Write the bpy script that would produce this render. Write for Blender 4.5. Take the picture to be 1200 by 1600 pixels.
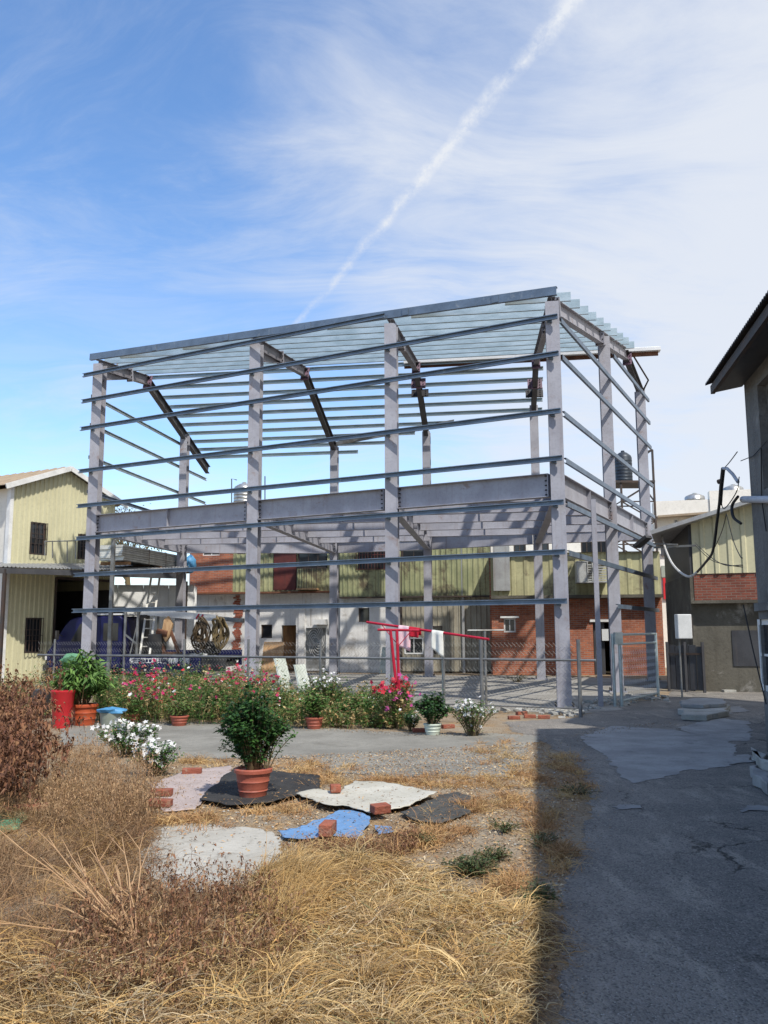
import bpy, math, random
import numpy as np
from mathutils import Vector, Matrix
random.seed(7); rng = np.random.default_rng(7)
R = math.radians
scene = bpy.context.scene
for o in list(bpy.data.objects): bpy.data.objects.remove(o)

# ------------------------------------------------------------------ camera
F = 1340.0; PITCH = R(7.82); ROLL = R(0.25); EYE = 1.6
w_ = np.array([0, math.cos(PITCH), math.sin(PITCH)]); r0 = np.array([1., 0, 0]); u0 = np.cross(r0, w_)
r_ = r0*math.cos(ROLL)-u0*math.sin(ROLL); u_ = r0*math.sin(ROLL)+u0*math.cos(ROLL)
EYEP = np.array([0, 0, EYE])
cam = bpy.data.cameras.new('camera'); camo = bpy.data.objects.new('camera', cam)
scene.collection.objects.link(camo); scene.camera = camo
cam.sensor_fit = 'VERTICAL'; cam.sensor_height = 36; cam.lens = F/1600*36
cam.clip_start = .05; cam.clip_end = 3000
M = Matrix.Identity(4)
for i in range(3): M[i][0] = r_[i]; M[i][1] = u_[i]; M[i][2] = -w_[i]; M[i][3] = EYEP[i]
camo.matrix_world = M
# ------------------------------------------------------------------ light
SUN_EL = R(53.0); SUN_AZ = math.atan2(.507, -.862)          # azimuth from +Y towards +X
sd = Vector((math.sin(SUN_AZ)*math.cos(SUN_EL), math.cos(SUN_AZ)*math.cos(SUN_EL), math.sin(SUN_EL)))
sl = bpy.data.lights.new('sun', 'SUN'); sl.energy = 4.6; sl.angle = R(.8); sl.color = (1, .95, .87)
so = bpy.data.objects.new('sun', sl); scene.collection.objects.link(so)
so.rotation_euler = sd.to_track_quat('Z', 'Y').to_euler(); so.location = (20, -30, 40)
scene.view_settings.view_transform = 'Standard'; scene.view_settings.look = 'None'
scene.view_settings.gamma = 1; scene.view_settings.use_curve_mapping = False
scene.view_settings.exposure = 0.05
scene.render.engine = 'CYCLES'

def ray(px, py): return w_+r_*((px-600)/F)+u_*((800-py)/F)
def P(px, py, Y):
    d = ray(px, py); return Vector(EYEP+d*(Y/d[1]))
def G(px, py, z=0):
    d = ray(px, py); return Vector(EYEP+d*((z-EYE)/d[2]))

class NT:
    def __init__(s, tree): s.t = tree; tree.nodes.clear()
    def n(s, typ, **kw):
        nd = s.t.nodes.new(typ)
        for k, v in kw.items():
            if k.startswith('i_'): nd.inputs[k[2:].replace('_', ' ')].default_value = v
            else: setattr(nd, k, v)
        return nd
    def l(s, a, b): s.t.links.new(a, b)
    def math(s, op, a, b=None, c=None, clamp=False):
        nd = s.n('ShaderNodeMath', operation=op, use_clamp=clamp)
        for i, x in enumerate((a, b, c)):
            if x is None: continue
            if isinstance(x, (int, float)): nd.inputs[i].default_value = x
            else: s.l(x, nd.inputs[i])
        return nd.outputs[0]
    def mix(s, fac, a, b):
        nd = s.n('ShaderNodeMix', data_type='RGBA')
        for i, x in ((0, fac), (6, a), (7, b)):
            if isinstance(x, (int, float)): nd.inputs[i].default_value = x
            elif isinstance(x, tuple): nd.inputs[i].default_value = (*x[:3], 1)
            else: s.l(x, nd.inputs[i])
        return nd.outputs[2]
    def ramp(s, fac, lo, hi):
        nd = s.n('ShaderNodeMapRange'); nd.inputs[1].default_value = lo; nd.inputs[2].default_value = hi
        nd.interpolation_type = 'SMOOTHSTEP'; s.l(fac, nd.inputs[0]); return nd.outputs[0]
    def noise(s, vec, scale, detail=4, rough=.55, dist=0, out=0):
        nd = s.n('ShaderNodeTexNoise'); nd.inputs['Scale'].default_value = scale; nd.inputs['Detail'].default_value = detail
        nd.inputs['Roughness'].default_value = rough; nd.inputs['Distortion'].default_value = dist
        s.l(vec, nd.inputs['Vector']); return nd.outputs[out]
    def map(s, vec, scale=(1, 1, 1), loc=(0, 0, 0), rot=(0, 0, 0)):
        nd = s.n('ShaderNodeMapping'); nd.inputs['Scale'].default_value = scale; nd.inputs['Location'].default_value = loc
        nd.inputs['Rotation'].default_value = rot; s.l(vec, nd.inputs['Vector']); return nd.outputs[0]

# ------------------------------------------------------------------ sky with cirrus and a contrail
wd = bpy.data.worlds.new('World'); scene.world = wd; wd.use_nodes = True
t = NT(wd.node_tree)
sky = t.n('ShaderNodeTexSky', sky_type='NISHITA', sun_disc=False)
sky.sun_elevation = SUN_EL; sky.sun_rotation = SUN_AZ; sky.air_density = 1.0; sky.dust_density = .6; sky.ozone_density = 3.0
tc = t.n('ShaderNodeTexCoord'); dirv = tc.outputs['Generated']
sep = t.n('ShaderNodeSeparateXYZ'); t.l(dirv, sep.inputs[0])
den = t.math('ADD', sep.outputs[2], .22)
cmb = t.n('ShaderNodeCombineXYZ')
t.l(t.math('DIVIDE', sep.outputs[0], den), cmb.inputs[0]); t.l(t.math('DIVIDE', sep.outputs[1], den), cmb.inputs[1])
pl = cmb.outputs[0]
warp = t.noise(pl, .9, 3, out=1)
vadd = t.n('ShaderNodeVectorMath', operation='MULTIPLY_ADD'); t.l(warp, vadd.inputs[0]); vadd.inputs[1].default_value = (.5, .5, 0); t.l(pl, vadd.inputs[2])
pv = vadd.outputs[0]
big = t.noise(t.map(pv, (.9, .65, 1), (3.1, 1.7, 0), (0, 0, .5)), 1.0, 5, .55)
wisp = t.noise(t.map(pv, (.9, 2.4, 1), (.4, .2, 0), (0, 0, -.45)), 1.5, 9, .66, .9)
bias = t.math('MULTIPLY_ADD', sep.outputs[0], .62, t.math('MULTIPLY', sep.outputs[2], -.26))
cov = t.math('ADD', t.math('ADD', t.math('MULTIPLY', big, .95), t.math('MULTIPLY', wisp, .72)), bias)
veil = t.math('MULTIPLY', t.ramp(t.noise(t.map(pv, (.8, 1.7, 1), (5.2, 3.3, 0), (0, 0, .25)), 1.6, 9, .66, .8), .40, .78), .42)
cl = t.math('MAXIMUM', t.math('MULTIPLY', t.ramp(cov, .44, 1.0), .92), veil)
ra, rb = ray(470, 500), ray(905, -10)
nn = np.cross(ra, rb); nn /= np.linalg.norm(nn); mid = ra/np.linalg.norm(ra)+rb/np.linalg.norm(rb); mid /= np.linalg.norm(mid)
al = rb/np.linalg.norm(rb)-ra/np.linalg.norm(ra); al /= np.linalg.norm(al)
def dot(v):
    nd = t.n('ShaderNodeVectorMath', operation='DOT_PRODUCT'); t.l(dirv, nd.inputs[0]); nd.inputs[1].default_value = tuple(v); return nd.outputs['Value']
wob = t.math('MULTIPLY', t.math('SUBTRACT', t.noise(dirv, 22, 6, .68), .5), .020)
alo = dot(al)
dist = t.math('ABSOLUTE', t.math('ADD', dot(nn), wob))
wid = t.math('MULTIPLY_ADD', alo, .026, .0105)
core = t.math('SUBTRACT', 1.0, t.math('DIVIDE', dist, wid), clamp=True)
core = t.math('POWER', core, 1.1)
ends = t.math('MULTIPLY', t.ramp(alo, -.265, -.2), t.ramp(dot(mid), .5, .7))
trail = t.math('MULTIPLY', t.math('MULTIPLY', core, ends), t.math('MULTIPLY_ADD', t.noise(dirv, 48, 5, .72), 2.6, -.75, True))
cl2 = t.math('MAXIMUM', cl, t.math('MULTIPLY_ADD', trail, .55, t.math('MULTIPLY', cl, .95), clamp=True))
hs = t.n('ShaderNodeHueSaturation'); hs.inputs['Saturation'].default_value = 1.12; hs.inputs['Value'].default_value = 1.6; t.l(sky.outputs[0], hs.inputs['Color'])
tint = t.n('ShaderNodeMix', data_type='RGBA', blend_type='MULTIPLY'); tint.inputs[0].default_value = 1; t.l(hs.outputs[0], tint.inputs[6]); tint.inputs[7].default_value = (.98, .98, 1.0, 1)
skyc = t.mix(cl2, tint.outputs[2], (5.2, 5.45, 5.9))
bg = t.n('ShaderNodeBackground'); bg.inputs['Strength'].default_value = .15; t.l(skyc, bg.inputs[0])
wo = t.n('ShaderNodeOutputWorld'); t.l(bg.outputs[0], wo.inputs[0])

# ------------------------------------------------------------------ materials
MT = {}
def mat(name, c, rough=.75, metal=0., c2=None, scale=2.5, amt=1., bump=0., bscale=60, streak=None, dirt=None, spec=.4, vcol=False, stretch=(1, 1, 1), trans=0.):
    if name in MT: return MT[name]
    m = bpy.data.materials.new(name); m.use_nodes = True; t = NT(m.node_tree); MT[name] = m
    b = t.n('ShaderNodeBsdfPrincipled'); o = t.n('ShaderNodeOutputMaterial'); t.l(b.outputs[0], o.inputs[0])
    b.inputs['Roughness'].default_value = rough; b.inputs['Metallic'].default_value = metal; b.inputs['Specular IOR Level'].default_value = spec
    geo = t.n('ShaderNodeNewGeometry'); pos = t.map(geo.outputs['Position'], stretch)
    if c2 is None: c2 = tuple(x*.72 for x in c)
    if vcol:
        at = t.n('ShaderNodeAttribute', attribute_name='Col'); col = at.outputs['Color']
    else:
        n1 = t.noise(pos, scale, 6, .62)
        col = t.mix(t.math('MULTIPLY', t.ramp(n1, .32, .70), amt), c, c2)
        n2 = t.noise(pos, scale*13, 3, .6)
        col = t.mix(t.math('MULTIPLY', t.ramp(n2, .45, .8), .35*amt), col, tuple(x*.6 for x in c2))
    if streak:
        sv = t.map(geo.outputs['Position'], (9, 9, .35)); s1 = t.noise(sv, 1.0, 5, .6)
        col = t.mix(t.math('MULTIPLY', t.ramp(s1, .52, .78), streak[1]), col, streak[0])
    if dirt:
        n3 = t.noise(geo.outputs['Position'], dirt[2], 7, .68, .4)
        col = t.mix(t.math('MULTIPLY', t.ramp(n3, dirt[3] if len(dirt) > 3 else .52, (dirt[3] if len(dirt) > 3 else .52)+.16), dirt[1]), col, dirt[0])
    t.l(col, b.inputs['Base Color'])
    if trans:
        tr = t.n('ShaderNodeBsdfTranslucent'); t.l(col, tr.inputs[0]); mx = t.n('ShaderNodeMixShader'); mx.inputs[0].default_value = trans
        t.l(b.outputs[0], mx.inputs[1]); t.l(tr.outputs[0], mx.inputs[2]); t.l(mx.outputs[0], o.inputs[0])
    if bump:
        bn = t.noise(pos, bscale, 5, .6); bp = t.n('ShaderNodeBump'); bp.inputs['Strength'].default_value = bump; bp.inputs['Distance'].default_value = .02
        t.l(bn, bp.inputs['Height']); t.l(bp.outputs[0], b.inputs['Normal'])
    return m
def brickmat(name, c1, c2, mortar, axis='x', bw=.22, bh=.068, dirt=None):
    m = bpy.data.materials.new(name); m.use_nodes = True; t = NT(m.node_tree); MT[name] = m
    b = t.n('ShaderNodeBsdfPrincipled'); o = t.n('ShaderNodeOutputMaterial'); t.l(b.outputs[0], o.inputs[0]); b.inputs['Roughness'].default_value = .9
    g = t.n('ShaderNodeNewGeometry'); s = t.n('ShaderNodeSeparateXYZ'); t.l(g.outputs['Position'], s.inputs[0])
    c = t.n('ShaderNodeCombineXYZ'); t.l(t.math('ADD', s.outputs[0], s.outputs[1]) if axis == 'xy' else s.outputs[0], c.inputs[0]); t.l(s.outputs[2], c.inputs[1])
    wn = t.noise(g.outputs['Position'], 4, 3, out=1)
    va = t.n('ShaderNodeVectorMath', operation='MULTIPLY_ADD'); t.l(wn, va.inputs[0]); va.inputs[1].default_value = (.02, .02, 0); t.l(c.outputs[0], va.inputs[2])
    br = t.n('ShaderNodeTexBrick'); t.l(va.outputs[0], br.inputs['Vector'])
    br.inputs['Color1'].default_value = (*c1, 1); br.inputs['Color2'].default_value = (*c2, 1); br.inputs['Mortar'].default_value = (*mortar, 1)
    br.inputs['Scale'].default_value = 1; br.inputs['Brick Width'].default_value = bw; br.inputs['Row Height'].default_value = bh; br.inputs['Mortar Size'].default_value = .008
    br.inputs['Bias'].default_value = 0
    n = t.noise(g.outputs['Position'], 1.6, 6, .65); col = t.mix(t.math('MULTIPLY', t.ramp(n, .45, .7), .55), br.outputs[0], tuple(x*.45 for x in c2))
    n2 = t.noise(g.outputs['Position'], 5, 5, .65); col = t.mix(t.math('MULTIPLY', t.ramp(n2, .55, .75), .35), col, mortar)
    t.l(col, b.inputs['Base Color'])
    bp = t.n('ShaderNodeBump'); bp.inputs['Strength'].default_value = .6; bp.inputs['Distance'].default_value = .012; bp.invert = True
    t.l(br.outputs['Fac'], bp.inputs['Height']); t.l(bp.outputs[0], b.inputs['Normal']); return m

RUST = (.16, .07, .035)
mat('steel_paint', (.365, .365, .40), .58, 0, (.285, .28, .31), 1.6, 1, .15, 30, streak=((.19, .145, .125), .5), dirt=((.21, .13, .095), .7, 2.6, .57))
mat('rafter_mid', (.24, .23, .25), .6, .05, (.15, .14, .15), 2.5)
mat('rafter_shaded', (.10, .098, .10), .6, .1, (.065, .06, .06), 2.5)  # darker copy of the rafter steel; shade on the back spans put into colour
mat('steel_primer', (.20, .12, .17), .6, 0, (.12, .08, .1), 3)
mat('girt', (.16, .21, .275), .45, .3, (.11, .145, .19), 2.2, 1, dirt=((.36, .38, .38), .5, 5, .56))
mat('galv', (.46, .53, .54), .36, .5, (.32, .39, .40), 3, 1, stretch=(.5, 3, 3))
mat('alu', (.66, .65, .59), .38, .3, (.5, .48, .43), 4)
mat('galv_dark', (.30, .31, .31), .5, .5, (.16, .15, .13), 3, 1)
mat('dark_steel', (.045, .042, .042), .6, .2, (.08, .05, .035), 3)
mat('bolt', (.035, .033, .035), .5, .5)
mat('white_sheet_metal', (.82, .82, .80), .4, 0, (.7, .7, .68), 2)
mat('yellow_sheet', (.58, .55, .36), .5, 0, (.50, .475, .31), 1.1, .8, streak=((.33, .31, .2), .38), dirt=((.32, .30, .2), .35, 1.3, .56))
mat('green_sheet', (.40, .40, .22), .6, 0, (.24, .26, .14), .9, 1, streak=((.10, .085, .055), .85), dirt=((.10, .075, .05), .9, 1.1, .50))  # tone darkened for shade under the frame, with weathering streaks and dirt
mat('shaded_yellow_sheet', (.46, .44, .25), .6, 0, (.34, .32, .18), 1.1, 1, streak=((.14, .12, .08), .7), dirt=((.13, .10, .065), .85, 1.2, .51))  # yellow sheet darkened and streaked for shade under the frame, plus dirt patches
mat('beige_sheet', (.36, .33, .255), .6, 0, (.25, .225, .17), 1.5, .9, streak=((.17, .15, .11), .6), dirt=((.15, .12, .08), .4, 2))
mat('grey_sheet', (.40, .41, .40), .5, .2, (.3, .3, .3), 2, 1, streak=((.2, .15, .12), .4))
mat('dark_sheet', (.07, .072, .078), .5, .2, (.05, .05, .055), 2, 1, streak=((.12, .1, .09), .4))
mat('tan_roof', (.34, .265, .18), .7, 0, (.26, .195, .13), 2, 1, streak=((.2, .14, .1), .3))
mat('plaster_white', (.74, .73, .70), .85, 0, (.62, .61, .59), 1.0, .9, .25, 30, streak=((.26, .23, .19), .6), dirt=((.28, .25, .21), .7, 1.4, .54))
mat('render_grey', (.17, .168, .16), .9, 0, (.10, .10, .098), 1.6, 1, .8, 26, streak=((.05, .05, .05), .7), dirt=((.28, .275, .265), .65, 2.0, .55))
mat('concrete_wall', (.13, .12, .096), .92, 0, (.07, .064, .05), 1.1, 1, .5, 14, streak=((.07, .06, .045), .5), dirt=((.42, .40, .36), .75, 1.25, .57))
mat('cream_wall', (.76, .73, .66), .85, 0, (.68, .65, .58), .6)
mat('trim_white', (.75, .75, .73), .6, 0, (.6, .6, .58), 3)
mat('glass', (.018, .021, .025), .08, 0, (.026, .03, .034), 1, spec=.5)
mat('void_dark', (.012, .012, .012), .9)
mat('wood_brown', (.36, .19, .08), .7, 0, (.22, .11, .05), 3, 1, stretch=(4, 4, .7), dirt=((.12, .07, .04), .5, 3))
mat('wood_pale', (.52, .34, .18), .75, 0, (.38, .22, .11), 3, 1, stretch=(3, 3, .6))
mat('red_shutter', (.15, .035, .028), .6, 0, (.08, .022, .02), 2, streak=((.06, .03, .025), .6))
pass
mat('concrete', (.27, .258, .222), .9, 0, (.185, .176, .15), .8, 1, .7, 28, dirt=((.16, .15, .125), .8, 1.5, .52))
mat('patch', (.35, .345, .33), .9, 0, (.24, .236, .226), 1.6, 1, .6, 26, dirt=((.11, .11, .11), .7, 2.4, .56))
mat('gravel_floor', (.33, .315, .28), .95, 0, (.20, .185, .16), 1.4, 1, .9, 24, dirt=((.5, .49, .46), .6, 6, .56))
mat('oldslab', (.46, .44, .385), .9, 0, (.36, .34, .29), 1.6, 1, .35, 18, dirt=((.22, .20, .165), .7, 2.6, .55))
mat('lightslab', (.44, .43, .39), .9, 0, (.31, .30, .26), 2, 1, .8, 40, dirt=((.14, .13, .1), .8, 4, .56))
mat('truck_blue', (.008, .010, .070), .45, 0, (.006, .007, .045), 2, .8, spec=.3, dirt=((.03, .03, .05), .4, 3, .6))
mat('truck_dark', (.03, .03, .032), .6, 0, (.05, .045, .04), 4)
mat('rubber', (.018, .018, .018), .85)
mat('white_paint', (.8, .8, .8), .6)
mat('red_paint', (.50, .015, .045), .45, 0, (.36, .012, .03), 4, dirt=((.5, .25, .22), .4, 9, .6))
mat('red_plastic', (.60, .030, .040), .4, 0, (.5, .025, .03), 3, dirt=((.6, .2, .16), .3, 6, .6))
mat('orange_plastic', (.50, .10, .035), .5, 0, (.40, .075, .03), 4, dirt=((.3, .16, .1), .5, 7, .56))
mat('terracotta', (.42, .12, .075), .55, 0, (.34, .09, .055), 4, dirt=((.36, .22, .17), .5, 6, .55))
mat('grey_green_plastic', (.33, .36, .30), .55, 0, (.24, .27, .22), 4)
mat('pale_pot', (.62, .68, .58), .45, 0, (.5, .56, .47), 5)
mat('soil', (.07, .045, .03), 1, 0, (.04, .025, .015), 12, 1, .8, 60)
mat('black_mat', (.022, .022, .022), .85, 0, (.045, .043, .04), 4, 1, .6, 60, dirt=((.11, .095, .075), .5, 5, .58))
mat('greyblack_mat', (.085, .085, .078), .9, 0, (.05, .05, .046), 4, 1, .6, 60, dirt=((.17, .15, .12), .6, 4, .55))
mat('white_tarp', (.53, .51, .44), .75, 0, (.42, .40, .33), 3.5, 1, .3, 25, dirt=((.36, .33, .26), .5, 3, .56))
mat('pink_board', (.43, .36, .335), .85, 0, (.34, .28, .255), 3, 1, .3, 30, dirt=((.28, .24, .21), .5, 4, .57))
mat('blue_tarp', (.15, .29, .50), .75, 0, (.11, .22, .40), 4, 1, .3, 25, dirt=((.30, .33, .37), .6, 4, .53))
mat('green_mat', (.13, .30, .17), .8, 0, (.09, .22, .12), 5, 1, .5, 60)
mat('brick_solid', (.36, .115, .068), .95, 0, (.23, .07, .045), 8, 1, .7, 50, dirt=((.36, .26, .19), .75, 9, .52))
mat('foam', (.52, .56, .50), .75, 0, (.40, .44, .38), 3, dirt=((.4, .4, .35), .4, 4))
mat('cloth_pink', (.80, .46, .52), .9, 0, (.76, .62, .64), 28, 1)
mat('cloth_red', (.55, .015, .04), .9, 0, (.45, .012, .03), 6)
mat('cloth_white', (.80, .79, .72), .9, 0, (.68, .67, .6), 5)
mat('blue_bag', (.10, .32, .55), .5, 0, (.06, .22, .42), 6)
mat('cable_black', (.02, .02, .02), .6)
mat('cable_white', (.62, .61, .58), .6)
mat('pipe_grey', (.46, .49, .54), .5)
mat('fence_steel', (.22, .225, .225), .55, .4, (.14, .145, .145), 5, dirt=(RUST, .4, 6, .63))
mat('mesh_wire', (.21, .21, .20), .6, .3)
mat('hose', (.10, .065, .03), .7, 0, (.03, .022, .015), 6)
mat('rope', (.22, .16, .07), .8, 0, (.06, .045, .03), 5)
mat('rusty', (.20, .085, .045), .85, 0, (.11, .05, .03), 5)
mat('tank_steel', (.55, .55, .52), .35, .7, (.35, .33, .3), 3, streak=((.16, .12, .09), .6))
mat('tank_dark', (.055, .07, .085), .45, .3, (.03, .035, .045), 3)
mat('cage', (.52, .53, .51), .5, .3, (.38, .38, .36), 4)
mat('box_white', (.66, .67, .66), .5, 0, (.58, .59, .58), 4)
mat('leaf', (.1, .2, .05), .6, vcol=True, trans=.25); mat('dry', (.5, .4, .2), .85, vcol=True, trans=.15); mat('petal', (.8, .1, .2), .7, vcol=True, trans=.3)
mat('stem', (.16, .12, .06), .9); mat('litter', (.3, .2, .1), .95, vcol=True)
brickmat('brick', (.46, .145, .066), (.28, .08, .042), (.31, .24, .19))
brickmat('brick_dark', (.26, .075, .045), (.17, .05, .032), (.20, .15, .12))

# ground with dirt, gravel and straw tones
def groundmat():
    m = bpy.data.materials.new('dirt_ground'); m.use_nodes = True; t = NT(m.node_tree); MT['dirt_ground'] = m
    b = t.n('ShaderNodeBsdfPrincipled'); o = t.n('ShaderNodeOutputMaterial'); t.l(b.outputs[0], o.inputs[0]); b.inputs['Roughness'].default_value = .97; b.inputs['Specular IOR Level'].default_value = .15
    g = t.n('ShaderNodeNewGeometry'); p = g.outputs['Position']
    col = t.mix(t.ramp(t.noise(p, .8, 7, .62, .3), .38, .62), (.26, .19, .12), (.33, .275, .20))
    col = t.mix(t.math('MULTIPLY', t.ramp(t.noise(p, 2.1, 6, .65), .48, .66), .8), col, (.36, .235, .115))
    col = t.mix(t.math('MULTIPLY', t.ramp(t.noise(p, 3.3, 6, .65, .3), .56, .68), .55), col, (.17, .115, .07))
    v = t.n('ShaderNodeTexVoronoi'); v.inputs['Scale'].default_value = 55; t.l(p, v.inputs['Vector'])
    sepc = t.n('ShaderNodeSeparateColor'); t.l(v.outputs['Color'], sepc.inputs[0])
    col = t.mix(t.math('MULTIPLY', t.ramp(sepc.outputs[0], .6, 1), .32), col, (.46, .41, .33))
    col = t.mix(t.math('MULTIPLY', t.ramp(sepc.outputs[1], .7, 1), .5), col, (.15, .10, .065))
    t.l(col, b.inputs['Base Color'])
    h = t.math('ADD', t.math('MULTIPLY', t.noise(p, 40, 5, .7), .6), t.math('MULTIPLY', v.outputs['Distance'], -.7))
    bp = t.n('ShaderNodeBump'); bp.inputs['Strength'].default_value = .9; bp.inputs['Distance'].default_value = .02
    t.l(h, bp.inputs['Height']); t.l(bp.outputs[0], b.inputs['Normal'])
groundmat()
def asphaltmat():
    m = bpy.data.materials.new('asphalt'); m.use_nodes = True; t = NT(m.node_tree); MT['asphalt'] = m
    b = t.n('ShaderNodeBsdfPrincipled'); o = t.n('ShaderNodeOutputMaterial'); t.l(b.outputs[0], o.inputs[0]); b.inputs['Roughness'].default_value = .9; b.inputs['Specular IOR Level'].default_value = .25
    g = t.n('ShaderNodeNewGeometry'); p = g.outputs['Position']
    col = t.mix(t.ramp(t.noise(p, .7, 7, .65, .5), .35, .65), (.27, .245, .212), (.175, .162, .145))
    col = t.mix(t.math('MULTIPLY', t.ramp(t.noise(t.map(p, (1.6, .5, 1)), 2.4, 7, .7, .4), .5, .66), .8), col, (.37, .335, .28))
    col = t.mix(t.math('MULTIPLY', t.ramp(t.noise(p, 5.5, 6, .7), .55, .7), .55), col, (.105, .10, .096))
    v = t.n('ShaderNodeTexVoronoi'); v.inputs['Scale'].default_value = 90; t.l(p, v.inputs['Vector'])
    sc = t.n('ShaderNodeSeparateColor'); t.l(v.outputs['Color'], sc.inputs[0])
    col = t.mix(t.math('MULTIPLY', t.ramp(sc.outputs[0], .55, 1), .55), col, (.33, .31, .28)); col = t.mix(t.math('MULTIPLY', t.ramp(sc.outputs[1], .6, 1), .6), col, (.05, .05, .05))
    wv = t.n('ShaderNodeVectorMath', operation='MULTIPLY_ADD'); t.l(t.noise(p, 2.2, 5, .7, out=1), wv.inputs[0]); wv.inputs[1].default_value = (.7, .7, 0); t.l(p, wv.inputs[2])
    ck = t.n('ShaderNodeTexVoronoi', feature='DISTANCE_TO_EDGE'); ck.inputs['Scale'].default_value = .75; t.l(wv.outputs[0], ck.inputs['Vector'])
    crack = t.math('SUBTRACT', 1.0, t.ramp(ck.outputs['Distance'], .002, .012)); crack = t.math('MULTIPLY', crack, t.ramp(t.noise(p, .5, 2), .48, .6))
    col = t.mix(t.math('MULTIPLY', crack, .8), col, (.035, .033, .03)); t.l(col, b.inputs['Base Color'])
    h = t.math('SUBTRACT', t.math('ADD', t.math('MULTIPLY', t.noise(p, 60, 4, .7), .7), t.math('MULTIPLY', v.outputs['Distance'], -.6)), crack)
    bp = t.n('ShaderNodeBump'); bp.inputs['Strength'].default_value = .9; bp.inputs['Distance'].default_value = .015; t.l(h, bp.inputs['Height']); t.l(bp.outputs[0], b.inputs['Normal'])
asphaltmat()

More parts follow.
